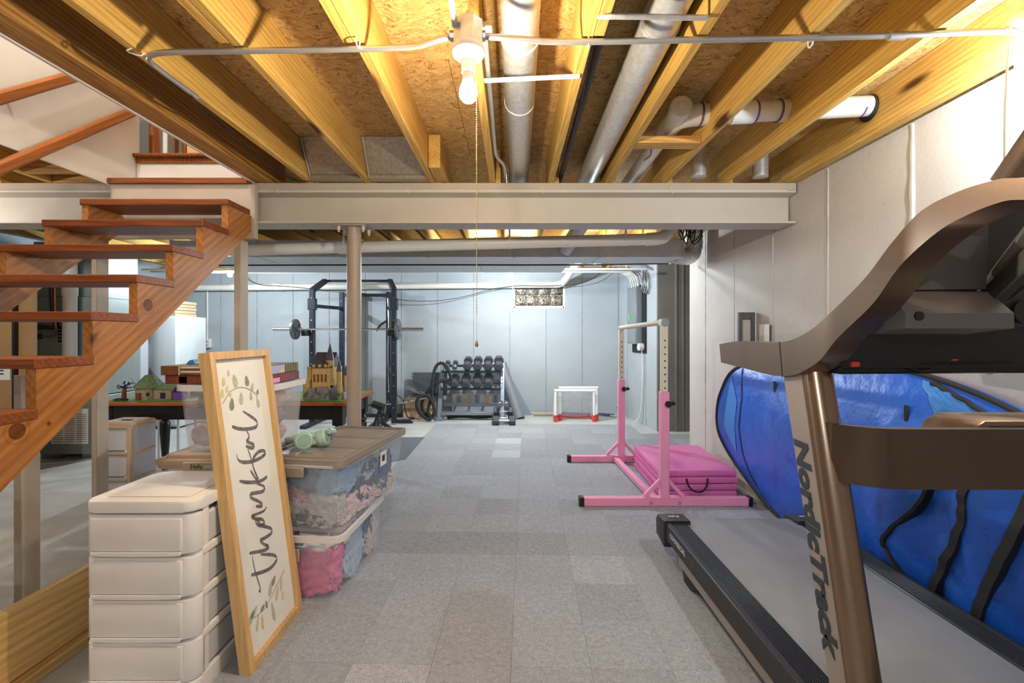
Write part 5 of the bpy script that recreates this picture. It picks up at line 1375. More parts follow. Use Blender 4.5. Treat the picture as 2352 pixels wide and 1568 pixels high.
# dumbbell rack
RX0, RX1, RY0, RY1 = -1.15, -.12, 7.25, 7.62
dk = thing('dumbbell_rack', 'grey steel two-tier dumbbell rack by the far wall', 'dumbbell rack', (-.63, 7.4, 0))
for x in (RX0 + .03, RX1 - .03):
    MB().bar((x, RY0 - .02, .02), (x, RY1 - .05, .86), .06, .06, up=(1, 0, 0), bev=.003).build('side_frame', 'rackgrey', dk)
    MB().box(x - .05, x + .05, RY0 - .08, RY1 + .08, 0, .05, .004).build('foot', 'rackgrey', dk)
    for k in range(2): MB().cyl((x, 7.36, .52 + k * .1), (x, 7.355, .52 + k * .1), .01, n=8).build('bolt', 'chrome', dk)
MB().box(RX0 + .06, RX1 - .06, 7.22, 7.28, .08, .13, .004).build('cross_bar', 'rackgrey', dk)
MB().box(RX0 + .06, RX1 - .06, 7.45, 7.5, .18, .23, .004).build('cross_bar', 'rackgrey', dk)
TIERS = ((.50, 7.34), (.76, 7.44))
for z, y in TIERS:
    MB().bar((RX0 + .05, y - .08, z - .02), (RX1 - .05, y - .08, z - .02), .05, .02, up=(0, -.4, 1)).build('tier_rail', 'rackblk', dk)
    MB().bar((RX0 + .05, y + .10, z + .06), (RX1 - .05, y + .10, z + .06), .05, .02, up=(0, -.4, 1)).build('tier_rail', 'rackblk', dk)
def dumbbell(r=.07, L=.16, hl=.075, m='rubber', label='', group=None, n=6):
    t = thing('dumbbell', label, 'dumbbell', (0, 0, 0), group)
    MB().cyl((0, -L / 2, 0), (0, L / 2, 0), .016, n=10).build('handle', 'chrome', t)
    for s in (-1, 1):
        MB().cyl((0, s * L / 2, 0), (0, s * (L / 2 + hl), 0), r, n=n, rot=math.pi / n * 0).cyl((0, s * (L / 2 + hl), 0), (0, s * (L / 2 + hl + .012), 0), r, r * .72, n=n, caps=True).build('head', m, t, smooth=0)
    return t
ordn = ('first', 'second', 'third', 'fourth')
base = dumbbell(.078, .11, .08, label='x', group='hex dumbbells')
first = True
for tier, (xs, z, y) in enumerate((((-.80, -.62, -.44, -.27), .60, 7.36), ((-.70, -.54, -.375, -.21), .865, 7.46))):
    for i, x in enumerate(xs):
        o = base if first else copy_tree(base); first = False
        k = .92 + .03 * i
        o.location = (x - (.1 if tier == 0 else 0), y, z); o.rotation_euler = (math.radians(24), 0, 0); o.scale = (k, k, k)
        o['label'] = f'{ordn[i]} hex dumbbell from the rope on the {"upper" if tier else "lower"} rack tier'
sm = dumbbell(.042, .09, .05, 'plateg', 'small round-headed dumbbell on the upper tier nearest the rope', 'small dumbbells', 14)
sm.location = (-1.02, 7.44, .84); sm.rotation_euler = (math.radians(24), 0, 0)
s2 = copy_tree(sm); s2.location = (-.90, 7.44, .84); s2['label'] = 'small round-headed dumbbell on the upper tier next to the hex dumbbells'
fd = dumbbell(.07, .13, .075, label='front hex dumbbell lying across the floor before the rack', group='hex dumbbells on the floor')
fd.location = (-.115, 6.84, .07); fd.rotation_euler = (0, 0, math.pi / 2); fd.scale = (1.1, 1.1, 1.1)
f2 = copy_tree(fd); f2.location = (-.13, 7.02, .07); f2['label'] = 'rear hex dumbbell lying on the floor behind the front one'
f3 = copy_tree(fd); f3.location = (-.125, 6.93, .19); f3.scale = (.95, .95, .95); f3['label'] = 'hex dumbbell lying across the two floor dumbbells'
for k, x in enumerate((-.175, -.085)):
    f4 = copy_tree(sm); f4.location = (x, 6.93, .298); f4.rotation_euler = (0, 0, 0); f4['label'] = ['left', 'right'][k] + ' small dumbbell topping the pile of floor dumbbells'

def rope_mesh(b, pts, r=.024):
    b.tube(pts, lambda t: r, 10, smooth=3)
    # helical strand ridges
    P_ = [Vector(p) for p in pts]
rp = thing('battle_rope', 'thick black battle rope draped over the dumbbell rack', 'rope', (-1.2, 7.2, 0))
def twisted(pts, r, name):
    pts = [Vector(p) for p in pts]
    for _ in range(3):
        q = [pts[0]]
        for a, c in zip(pts, pts[1:]): q += [a * .75 + c * .25, a * .25 + c * .75]
        q.append(pts[-1]); pts = q
    # resample
    L = [0]
    for a, c in zip(pts, pts[1:]): L.append(L[-1] + (c - a).length)
    n = int(L[-1] / .02); out = []
    j = 0
    for i in range(n + 1):
        d = L[-1] * i / n
        while j < len(L) - 2 and L[j + 1] < d: j += 1
        out.append(pts[j].lerp(pts[j + 1], (d - L[j]) / max(1e-6, L[j + 1] - L[j])))
    for s in range(3):
        h = []
        for i, p in enumerate(out):
            t = (out[min(i + 1, n)] - out[max(i - 1, 0)]).normalized()
            a = Vector((0, 1, 0)) if abs(t.y) < .8 else Vector((1, 0, 0))
            u = t.cross(a).normalized(); v = t.cross(u)
            th = i * .02 / .12 * 2 * math.pi + s * 2.094
            h.append(p + (u * math.cos(th) + v * math.sin(th)) * r * .5)
        MB().tube(h, r * .58, 7).build(name, 'rope', rp)
twisted([(-.93, 7.2, .62), (-.97, 7.2, .80), (-1.08, 7.25, .90), (-1.18, 7.22, .84), (-1.22, 7.2, .6), (-1.22, 7.18, .35), (-1.3, 7.15, .15), (-1.2, 7.12, .03), (-1.32, 7.1, .05), (-1.44, 7.08, .2), (-1.43, 7.1, .38), (-1.3, 7.12, .42), (-1.2, 7.14, .3), (-1.17, 7.15, .1), (-1.28, 7.16, .04), (-1.42, 7.2, .25), (-1.26, 7.2, .5), (-1.08, 7.2, .62), (-.95, 7.2, .62)], .026, 'rope_strand')
twisted([(-1.0, 7.3, .03), (-.8, 7.33, .05), (-.5, 7.3, .03), (-.25, 7.33, .05), (-.2, 7.42, .06), (-.4, 7.45, .06), (-.8, 7.44, .07), (-1.02, 7.4, .06)], .026, 'rope_strand')
# leaning interlocking foam tiles
for k in range(2):
    t = thing('foam_tile', ['charcoal interlocking foam mat leaning behind the cardboard box', 'charcoal interlocking foam mat lying on the cardboard box'][k], 'foam mat', (-1.4, 7.5, 0), 'interlocking foam mats')
    b = MB(); x0, x1 = -1.62, -1.06
    pts = [(x0, 0)]
    if k == 0:
        n = 8; z0, z1 = .32, .70
        poly = [(x1, z0), (x1, z1), (x0, z1)]
        for i in range(n):
            za = z1 - (z1 - z0) * (i + .25) / n; zb_ = z1 - (z1 - z0) * (i + .75) / n
            poly += [(x0, za), (x0 - .022, za + .006), (x0 - .022, zb_ - .006), (x0, zb_)]
        poly.append((x0, z0))
        b.prism(poly, 'Y', 7.70, 7.72); b.build('sheet', 'foamtile', t, smooth=0)
        bp = MB()
        for i in range(26):
            for j in range(20):
                cx_, cz_ = x0 + .012 + i * .0213, z0 + .012 + j * .0188
                s = 1 if (i + j) % 2 else -1
                bp.obox((cx_, 7.699, cz_), Vector((.75, 0, .66 * s)).normalized(), Vector((0, 1, 0)), Vector((-.66 * s, 0, .75)).normalized(), .0085, .002, .003)
        bp.build('tread_pattern', 'blackm', t, kind='stuff', smooth=0)
    else:
        b.prism([(-1.68, .475), (-1.2, .30), (-1.195, .315), (-1.675, .49)], 'Y', 7.35, 7.62); b.build('sheet', 'foamtile', t, smooth=0)
cbx = thing('cardboard_box', 'cardboard box with brown tape beside the battle rope', 'box', (-1.48, 7.45, 0))
MB().box(-1.70, -1.24, 7.33, 7.66, 0, .30, .003).build('carton', 'cardboard', cbx, smooth=0)
MB().box(-1.702, -1.238, 7.328, 7.33, .12, .175).build('tape_band', 'tape', cbx, smooth=0)
MB().prism([(7.33, .30), (7.20, .335), (7.20, .338), (7.33, .303)], 'X', -1.69, -1.26).build('flap', 'cardboard', cbx, smooth=0)
pipe('coiled_cord', 'blackm', 'black cord hanging down the front of the cardboard box', 'cord', [(-1.78, 7.3, .38), (-1.68, 7.3, .30), (-1.66, 7.3, .15), (-1.62, 7.28, .04), (-1.55, 7.25, .02), (-1.48, 7.25, .03), (-1.56, 7.22, .05)], .008, 8)
# mats leaning on the wall
ym = thing('rolled_mat', 'grey rolled exercise mat leaning against the far wall', 'mat', (.02, 7.6, 0))
MB().cyl((.12, 7.38, .0), (-.17, 7.75, .83), .085, n=28).build('roll', 'yoga', ym)
MB().cyl((-.1707, 7.751, .832), (-.1717, 7.752, .834), .05, n=20).build('roll_core', 'foamtile', ym)
ob('flat_mat', 'bluemat', 'thin blue-grey mat leaning beside the rolled mat', 'mat', lambda b: b.prism([(.10, .0), (.32, .0), (.30, .05), (.02, .56), (-.04, .5), (.05, .2)], 'Y', 7.68, 7.695))
sp_ = thing('storage_crate', 'pale shelf crate behind the dumbbell rack', 'crate', (-.55, 7.75, 0))
MB().box(-.98, -.2, 7.68, 7.84, .02, .34, .004).build('crate_body', 'lilac', sp_, smooth=0)
for k in range(5): MB().box(-.9 + k * .15, -.83 + k * .15, 7.675, 7.68, .16, .33).build('slot_panel', 'tan' if k % 2 else 'bluemat', sp_, smooth=0)

# two small goals and sticks
def goal(label, x0, x1, y, h, loc=(0, 0, 0)):
    t = thing('mini_goal', label, 'goal', ((x0 + x1) / 2, y, 0), 'mini hockey goals')
    for x in (x0, x1):
        MB().cyl((x, y, .06), (x, y, h), .022, n=14).build('post', 'goalw', t)
        MB().tube([(x, y, h), (x, y + .06, h - .04), (x, y + .26, .03)], .016, 10, smooth=1).build('back_stay', 'goalw', t)
        MB().cyl((x, y, .0), (x, y, .10), .03, n=14).build('corner_joint', 'red', t)
        MB().cyl((x, y, .03), (x, y + .28, .03), .018, n=10).build('ground_tube', 'red', t)
    MB().cyl((x0 - .02, y, h), (x1 + .02, y, h), .024, n=14).build('crossbar', 'goalw', t)
    MB().cyl((x0, y + .28, .03), (x1, y + .28, .03), .016, n=10).build('ground_tube', 'red', t)
    b = MB(); nx, nz = 17, 12
    P0 = lambda u, v: Vector((x0 + (x1 - x0) * u, y + .02 + .25 * (1 - v) + .05 * math.sin(math.pi * u) * math.sin(math.pi * v), .04 + (h - .05) * v))
    for i in range(nx + 1): b.tube([P0(i / nx, j / 8) for j in range(9)], .002, 4)
    for j in range(nz + 1): b.tube([P0(i / 10, j / nz) for i in range(11)], .002, 4)
    b.build('net', 'goalw', t, kind='stuff')
goal('front white mini hockey goal with red corners', .66, 1.245, 7.12, .47)
goal('rear white mini hockey goal with red corners against the wall', .74, 1.30, 7.22, .50)
for k, (p, q, m, lab) in enumerate((((.22, 7.78, .02), (1.2, 7.76, .02), 'yellow', 'pale wooden hockey stick along the far wall'), ((.35, 7.62, .018), (1.25, 7.7, .018), 'toyrock', 'grey hockey stick lying behind the goals'),
                                    ((.8, 7.66, .045), (1.5, 7.6, .04), 'bluest', 'blue hockey stick behind the rear goal'), ((.85, 7.55, .017), (1.45, 7.68, .017), 'orange', 'orange hockey stick behind the rear goal'))):
    t = thing('hockey_stick', lab, 'hockey stick', p, 'hockey sticks on the floor')
    MB().bar(p, q, .03, .022, bev=.004).build('shaft', m, t)
    MB().bar(q, Vector(q) + Vector((.14, -.06, .0)), .06, .012, bev=.003).build('blade', 'red' if k % 2 else 'bluest', t)
gl = thing('floor_valve', 'small brass valve on the floor by the far right corner', 'valve', (1.72, 7.6, 0))
MB().cyl((1.72, 7.6, 0), (1.72, 7.6, .14), .018, n=10).cyl((1.68, 7.6, .14), (1.76, 7.6, .14), .014, n=10).build('valve_body', 'brass', gl)

# ================================================================== PINK GYM BAR AND MAT
gb = thing('gymnastics_bar', 'pink adjustable gymnastics bar with cream uprights', 'gymnastics bar', (1.2, 4.2, 0))
YN, YR = 3.62, 4.86
XN, XRR = 1.17, 1.128
def base_bar(y, x0, x1, tag_):
    o = MB().box(x0 + .035, x1 - .03, y - .032, y + .032, .008, .07, .004).build('base_bar', 'pink', gb)
    MB().box(x0, x0 + .037, y - .035, y + .035, .0, .074, .004).build('end_cap', 'black', o)
    MB().box(x1 - .032, x1, y - .035, y + .035, .0, .074, .004).build('end_cap', 'black', o)
base_bar(YN, .515, 1.84, 0); base_bar(YR, .57, 1.85, 1)
for x, y, z1, ztop in ((XN, YN, .88, 1.40), (XRR, YR, .85, 1.37)):
    MB().box(x - .033, x + .033, y - .033, y + .033, .07, z1, .004).build('sleeve_post', 'pink', gb)
    o = MB().box(x - .025, x + .025, y - .025, y + .025, z1, ztop, .004).build('inner_post', 'cream', gb)
    for k in range(8): MB().cyl((x, y - .026, z1 + .03 + k * .052), (x, y - .0245, z1 + .03 + k * .052), .0065, n=10).build('pin_hole', 'black', o)
    for s in (-1, 1): MB().bar((x + s * .15, y, .075), (x + s * .028, y, .20), .03, .03, up=(0, 1, 0), bev=.003).build('corner_brace', 'pink', gb)
    MB().box(x - .17, x + .17, y - .034, y + .034, .068, .074, .001).build('brace_plate', 'pink', gb)
    for s in (-.11, .11): MB().cyl((x + s, y - .034, .04), (x + s, y - .042, .04), .011, n=8).build('bolt', 'chrome', gb)
    kz = z1 - .09
    MB().cyl((x + .02, y - .033, kz), (x + .02, y - .05, kz), .024, n=12).cyl((x + .033, y, kz), (x + .065, y, kz), .008, n=8).cyl((x + .06, y, kz), (x + .085, y, kz), .02, .012, n=10).build('lock_knob', 'black', gb)
MB().bar((XN - .06, YN + .03, .04), (XRR - .06, YR - .03, .04), .05, .045, bev=.003).build('floor_tie', 'pink', gb)
MB().cyl((XN, YN - .03, 1.415), (XRR, YR + .02, 1.39), .021, n=18).build('rail', 'bar', gb)
MB().cyl((XN, YN - .036, 1.415), (XN, YN - .03, 1.415), .03, n=20).build('rail_cap', 'panelgrey', gb)
MB().cyl((XRR, YR + .02, 1.39), (XRR, YR + .03, 1.39), .027, n=20).build('rail_cap', 'cream', gb)
for t_ in (.12,): MB().box(XN - .028, XN + .028, YN - .03, YN + .06, 1.385, 1.44, .01).build('rail_bracket', 'cream', gb)
pm = thing('folding_mat', 'pink folding gym mat stacked behind the gymnastics bar', 'mat', (1.5, 4.2, 0))
for k in range(4):
    z0 = .005 + k * .056
    MB().prism([(1.18, 3.78), (1.815, 3.80), (1.845, 4.66), (1.21, 4.66)] if k != 2 else [(1.19, 3.775), (1.825, 3.795), (1.845, 4.66), (1.215, 4.66)], 'Z', z0, z0 + .054, .014).build('panel', 'pinkmat', pm)
MB().tube([(1.40, 3.775, .165), (1.41, 3.755, .10), (1.46, 3.74, .065), (1.52, 3.74, .07), (1.56, 3.755, .11), (1.57, 3.775, .165)], .012, 8, smooth=2, flat=.5).build('carry_handle', 'blackm', pm)
MB().tube([(1.42, 3.76, .012), (1.5, 3.74, .01), (1.58, 3.76, .012)], .008, 6).build('strap', 'blackm', pm)
MB().box(1.60, 1.615, 4.35, 4.45, .229, .2295).build('logo_print', 'pink', pm, smooth=0)

# ================================================================== BLUE POP-UP TENT
tn2 = thing('popup_tent', 'folded blue pop-up tent leaning against the right wall behind the treadmill', 'tent', (1.9, 2.7, 0))
BND = [(4.14, .58), (4.07, .83), (3.89, 1.04), (3.45, 1.13), (2.9, 1.165), (2.385, 1.155), (1.94, 1.075), (1.6, .93), (1.35, .7), (1.25, .42), (1.32, .12), (1.6, .014), (2.4, .012), (3.1, .012), (3.45, .03), (3.81, .2), (4.04, .38)]
TC = Vector((2.75, .6))
def closed_cr(pts, n=8):
    L = len(pts); out = []
    for i in range(L):
        a, b_, c, d = [Vector(pts[(i + k) % L]) for k in (-1, 0, 1, 2)]
        for k in range(n):
            t = k / n
            out.append(0.5 * ((2 * b_) + (c - a) * t + (2 * a - 5 * b_ + 4 * c - d) * t * t + (3 * b_ - a - 3 * c + d) * t ** 3))
    return out
rimyz = closed_cr(BND)
rima = [math.atan2(p.y - TC.y, p.x - TC.x) for p in rimyz]
def rim_r(y, z):
    a = math.atan2(z - TC.y, y - TC.x); best = 9; d = 1
    for p, q in zip(rimyz, rima):
        e = abs((q - a + math.pi) % (2 * math.pi) - math.pi)
        if e < best: best = e; d = (p - TC).length
    return min(1.0, (Vector((y, z)) - TC).length / d)
def tent_x(y, z, r, folds=True):
    rimx = 1.925 - .12 * max(0, min(1, (y - 3.4) / .7)) ** 1.5 - .05 * max(0, .3 - z)
    x = rimx - .125 * (1 - r ** 2.4)
    w = (1 - r ** 4)
    fold = max(0, min(1, (2.75 - y) / .5)) * max(0, min(1, (.95 - z) / .4))
    x -= w * .022 * fold if not folds else 0
    if folds: x -= w * fold * (.018 * math.sin(y * 17 + 1.2 * math.sin(z * 3)) + .006 * math.sin(y * 37 - z * 9))
    q = Vector((y * 1.6, z * 3.2, 0))
    x -= w * .02 * noise.noise(q)
    dgl = (y * .6 + z)
    x -= w * .007 * (1 - abs(noise.noise(Vector((dgl * 2.0, (y - z) * 7, 3))) * 2)) * (1.0 if z < .6 else .5)
    return min(x, 1.955) if z > .3 else max(min(x, 1.955), 1.812)
b = MB(); NR = 34; NA = len(rimyz); rings = []
for i in range(NR + 1):
    r = (i / NR) ** .8
    ring = []
    for p in (rimyz if i else [rimyz[0]]):
        yz = TC + (p - TC) * r
        ring.append(b.bm.verts.new((tent_x(yz.x, yz.y, r), yz.x, yz.y)))
    rings.append(ring)
back = [b.bm.verts.new((min(1.972, v.co.x + .045), v.co.y, v.co.z)) for v in rings[-1]]
bc = b.bm.verts.new((1.972, TC.x, TC.y))
for A, B in zip(rings, rings[1:]):
    for j in range(NA):
        k = (j + 1) % NA; q = []
        for v in (A[j % len(A)], A[k % len(A)], B[k], B[j]):
            if v not in q: q.append(v)
        b.bm.faces.new(q)
for j in range(NA):
    k = (j + 1) % NA
    b.bm.faces.new((rings[-1][j], rings[-1][k], back[k], back[j])); b.bm.faces.new((back[j], back[k], bc))
b.build('fabric', 'tent', tn2, smooth=80)
def ts(y, z, off=.004, folds=True): return Vector((tent_x(y, z, rim_r(y, z), folds) - off, y, z))
MB().tube([Vector((tent_x(p.x, p.y, 1) - .002, p.x, p.y)) for p in rimyz], .013, 8, closed=True).build('rim_binding', 'tentblack', tn2)
def on_tent(pts, n=8):
    return [ts(p.x, p.y, 0, False) for p in cr([Vector((a, c, 0)) for a, c in pts], n)]
MB().tube(on_tent([(3.80, 1.07), (3.74, .85), (3.75, .55), (3.71, .32), (3.55, .13), (3.36, .03)]), .006, 6).build('seam', 'tentblack', tn2)
MB().tube(on_tent([(2.14, 1.10), (1.95, 1.03), (1.8, .95), (1.68, .83)]), .011, 8).build('inner_hoop', 'tentblack', tn2)
def patch(name, m, c4, off=.003, n=10):
    b = MB(); V = [[None] * (n + 1) for _ in range(n + 1)]
    for i in range(n + 1):
        for j in range(n + 1):
            u, v = i / n, j / n
            y = (1 - u) * ((1 - v) * c4[0][0] + v * c4[3][0]) + u * ((1 - v) * c4[1][0] + v * c4[2][0])
            z = (1 - u) * ((1 - v) * c4[0][1] + v * c4[3][1]) + u * ((1 - v) * c4[1][1] + v * c4[2][1])
            V[i][j] = b.bm.verts.new(ts(y, z, off))
    for i in range(n):
        for j in range(n): b.bm.faces.new((V[i][j], V[i + 1][j], V[i + 1][j + 1], V[i][j + 1]))
    return b.build(name, m, tn2, smooth=80)
patch('light_panel', 'tentlight', ((2.20, 1.115), (2.02, .90), (1.80, .90), (1.95, 1.04)))
patch('light_panel', 'tentlight', ((3.92, .98), (3.80, .78), (3.83, .35), (4.0, .55)))
def band(name, m, pts, w, off=.006, ruffle=0.0):
    pts = on_tent(pts); b = MB(); A = []
    L = len(pts)
    for i, p in enumerate(pts):
        t = (pts[min(i + 1, L - 1)] - pts[max(i - 1, 0)]).normalized()
        s = t.cross(Vector((-1, 0, 0))).normalized() * w / 2
        o_ = Vector((-off - ruffle * (1 + math.sin(i * 1.1)), 0, 0))
        A.append((b.bm.verts.new(p + s + o_), b.bm.verts.new(p - s + o_ * (.6)), b.bm.verts.new(p - s + Vector((.05, 0, 0))), b.bm.verts.new(p + s + Vector((.05, 0, 0)))))
    for x, y in zip(A, A[1:]):
        for i in range(4): b.bm.faces.new((x[i], x[(i + 1) % 4], y[(i + 1) % 4], y[i]))
    b.bm.faces.new(A[0]); b.bm.faces.new(A[-1][::-1])
    return b.build(name, m, tn2, smooth=50)
band('webbing_band', 'tentblack', [(1.66, .92), (1.68, .78), (1.73, .58), (1.82, .30), (1.90, .1)], .036)
band('zipper_flap', 'tentblack', [(1.88, .76), (1.90, .66), (1.90, .55), (1.96, .38), (2.03, .22), (2.08, .1)], .03, .006, .004)
band('fold_edge', 'tentblack', [(2.02, .72), (2.08, .56), (2.22, .40), (2.27, .30), (2.20, .2), (2.1, .12)], .012, .014)
for y, z in ((3.31, .95), (2.2, .95)):
    p = ts(y, z, .004)
    MB().box(p.x - .006, p.x + .004, y - .012, y + .012, z - .04, z + .04, .003).build('tie_loop', 'tentblack', tn2)

# small grey picture frame on a wall ledge
ledge = ob('wall_ledge', 'blackm', 'narrow dark ledge on the right wall holding the small frame', 'ledge', lambda b: b.box(1.80, 1.98, 3.55, 3.95, 1.19, 1.21, .003))
pf = thing('picture_frame', 'small charcoal picture frame standing against the right wall', 'picture frame', (1.9, 3.8, 1.21))
fy, fz0, fz1 = 3.80, 1.21, 1.50
for (x0, x1, z0, z1) in ((1.835, 1.865, fz0, fz1), (1.935, 1.965, fz0, fz1), (1.865, 1.935, fz0, fz0 + .035), (1.865, 1.935, fz1 - .055, fz1)):
    MB().box(x0, x1, fy, fy + .03, z0, z1, .002).build('frame_rail', 'frameg', pf)
MB().box(1.865, 1.935, fy + .015, fy + .02, fz0 + .03, fz1 - .05).build('pane', 'wall', pf, smooth=0)
pg2 = ob('paper_card', 'paper', 'cream paper card leaning on the wall behind the small frame', 'card', lambda b: b.box(1.955, 1.96, 3.58, 3.72, 1.21, 1.40, .001))

# ================================================================== TREADMILL
tr = thing('treadmill', 'grey and bronze treadmill with its console toward the viewer', 'treadmill', (1.35, 1.7, 0))
LX0, LX1, RX0_, RX1_ = .905, 1.025, 1.69, 1.80
YB0, YB1, ZD = .95, 2.82, .22
MB().box(LX1 - .01, RX0_ + .01, YB0, YB1 + .02, ZD - .045, ZD - .012, .012, 2).build('belt', 'belt', tr)
MB().cyl((LX1, YB1 + .02, ZD - .05), (RX0_, YB1 + .02, ZD - .05), .036, n=20).build('rear_roller', 'belt', tr)
for x0, x1, s in ((LX0, LX1, 0), (RX0_, RX1_, 1)):
    r = MB().box(x0, x1, YB0, YB1 - .06, ZD - .05, ZD - .004, .006).build('foot_rail', 'railblk', tr)
    for k in range(11):
        x = x0 + .012 + k * (x1 - x0 - .024) / 10
        MB().box(x - .0028, x + .0028, YB0, YB1 - .07, ZD - .005, ZD + .001, .001).build('grip_rib', 'railblk', r)
    ox = x0 - .006 if s == 0 else x1 + .006
    MB().box(min(ox, ox + (.03 if s == 0 else -.03)), max(ox, ox + (.03 if s == 0 else -.03)), YB0, YB1 - .02, ZD - .10, ZD + .002, .006).build('side_skirt', 'tmdark', tr)
    MB().box(min(ox + (.01 if s == 0 else -.01), ox + (.05 if s == 0 else -.05)), max(ox + (.01 if s == 0 else -.01), ox + (.05 if s == 0 else -.05)), YB0, YB1 - .25, ZD - .155, ZD - .10, .004).build('side_frame', 'silver', tr)
    e = MB().prism([(YB1 - .075, ZD + .012), (YB1 + .05, ZD + .006), (YB1 + .085, ZD - .03), (YB1 + .075, ZD - .12), (YB1 - .075, ZD - .14)], 'X', x0 - .018 if s == 0 else x0 - .02, x1 + .02 if s == 0 else x1 + .016, .008).build('end_cap', 'tmdark', tr)
    MB().prism([(2.30, .07), (2.55, .1), (2.5, .0), (2.42, .0)], 'X', x0 + .01, x0 + .07, .004).build('rear_foot', 'black', tr)
    text('end_cap_print', 'FLEX', 'silverletter', e, ((x0 + x1) / 2, YB1 - .03 + .03, ZD + .0145), (math.radians(-3), 0, math.pi), .03, 0, .001, .0003, 'CENTER')
text('model_lettering', 'COMMERCIAL', 'silverletter', tr, (LX0 - .0068, 2.68, ZD - .055), (math.pi / 2, 0, -math.pi / 2), .038, .0, .0012, .0004)
text('model_number', '1750', 'tmgrey', tr, (LX0 - .0068, 2.40, ZD - .055), (math.pi / 2, 0, -math.pi / 2), .038, .0, .0, .0004)
MB().prism([(.45, .06), (1.06, .06), (1.10, .14), (1.02, .24), (.75, .32), (.5, .30)], 'X', .93, 1.78, .02).build('motor_hood', 'tmdark', tr)
MB().box(.95, 1.75, .5, 2.5, .04, .08, .004).build('base_frame', 'tmdark', tr)
# uprights
def upright(x0, w, flip=False):
    """leaning upright: flat side plate and rounded front"""
    ya0, yb0, z0 = 1.115, 1.225, .06
    ya1, yb1, z1 = 1.395, 1.535, 1.235
    b = MB(); secs = []
    for (ya, yb, z) in ((ya0, yb0, z0), (ya1, yb1, z1)):
        ring = []
        r = w / 2
        for i in range(13):
            a = math.pi + math.pi * i / 12
            ring.append((x0 + r + r * math.cos(a), ya + .035 + .035 * math.sin(a), z))
        ring += [(x0 + w, yb - .01, z), (x0 + w - .01, yb, z), (x0 + .01, yb, z), (x0, yb - .01, z)]
        secs.append([b.bm.verts.new(p) for p in ring])
    n = len(secs[0])
    for j in range(n): b.bm.faces.new((secs[0][j], secs[0][(j + 1) % n], secs[1][(j + 1) % n], secs[1][j]))
    b.bm.faces.new(secs[0][::-1]); b.bm.faces.new(secs[1])
    o = b.build('upright', 'bronze', tr, smooth=30)
    xs = x0 - .003 if not flip else x0 + w
    MB().faces([(xs + dx, y, z) for dx in (0, .003) for (y, z) in ((ya0 + .04, z0), (yb0 - .004, z0), (yb1 - .004, z1), (ya1 + .04, z1))],
               [(0, 1, 2, 3), (4, 7, 6, 5), (0, 4, 5, 1), (1, 5, 6, 2), (2, 6, 7, 3), (3, 7, 4, 0)]).build('side_plate', 'silver', o, smooth=0)
    return o
ul_ = upright(.88, .085)
ur_ = upright(1.745, .085, True)
# lettering runs down the outer side plate, letters standing towards the viewer
dn = Vector((0, -.29, -1.175)).normalized()                   # reading direction, down along the plate
upv = Vector((0, -1.175, .29)).normalized() ; upv = -Vector((0, 1, 0)) - dn * (-Vector((0, 1, 0))).dot(dn); upv.normalize()
nrm = dn.cross(upv)
tx = text('brand_lettering', 'NordicTrack', 'slate', ul_, (0, 0, 0), (0, 0, 0), .108, .22, .0048, .0006, sx=1.0, label='dark slate lettering down the upright')
w_ = max(v.co.x for v in tx.data.vertices)
sc_ = .592 / w_
Rm = Matrix((dn * sc_, upv * .80, nrm)).transposed().to_4x4()
org = Vector((.8755, 1.459, 1.0)) - wloc(ul_)
for v in tx.data.vertices: v.co = Rm @ v.co + org
tx.location = (0, 0, 0)
# arms: curved bronze side frames
AX = .86
up_edge = [(1652, 790), (1700, 783), (1790, 786), (1850, 765), (1905, 720), (1985, 640), (2050, 555), (2115, 485), (2200, 440), (2290, 412), (2400, 385)]
lo_edge = [(1656, 832), (1700, 843), (1797, 864), (1872, 836), (1925, 775), (2005, 697), (2066, 612), (2150, 535), (2225, 492), (2305, 462), (2415, 436)]
def yz(px, py): p = PX(px, py, AX); return (p.y, p.z)
U = [Vector((*yz(*p), 0)) for p in up_edge] + [Vector((.66, 1.69, 0))]
Lw = [Vector((*yz(*p), 0)) for p in lo_edge] + [Vector((.66, 1.655, 0))]
Uc, Lc = cr(U, 6), cr(Lw, 6)
def arm(x0, x1):
    b = MB(); n = len(Uc)
    V = [[b.bm.verts.new((x, p.x, p.y)) for p in (u, l)] for u, l in zip(Uc, Lc) for x in (x0, x1)]
    for i in range(n - 1):
        a0, a1, c0, c1 = V[2 * i], V[2 * i + 1], V[2 * i + 2], V[2 * i + 3]
        b.bm.faces.new((a0[0], a0[1], c0[1], c0[0])); b.bm.faces.new((a1[0], c1[0], c1[1], a1[1]))
        b.bm.faces.new((a0[0], c0[0], c1[0], a1[0])); b.bm.faces.new((a0[1], a1[1], c1[1], c0[1]))
    b.bm.faces.new((V[0][0], V[1][0], V[1][1], V[0][1])); b.bm.faces.new((V[-2][0], V[-2][1], V[-1][1], V[-1][0]))
    bmesh.ops.bevel(b.bm, geom=[e for e in b.bm.edges if e.calc_face_angle(0) > .8], offset=.006, segments=2, affect='EDGES')
    o = b.build('console_arm', 'bronze', tr, smooth=40)
    i = 12
    p, q = Uc[i], Lc[i]
    MB().obox(Vector(((x0 + x1) / 2, (p.x + q.x) / 2, (p.y + q.y) / 2)), Vector((1, 0, 0)), Vector((0, (p - q).normalized().y, -(p - q).normalized().x)), Vector((0, (p - q).normalized().x, (p - q).normalized().y)), (x1 - x0) / 2 + .0012, .0018, (p - q).length / 2 + .001).build('joint_line', 'black', o, smooth=0)
    return o
arm(AX, AX + .075); arm(1.775, 1.85)
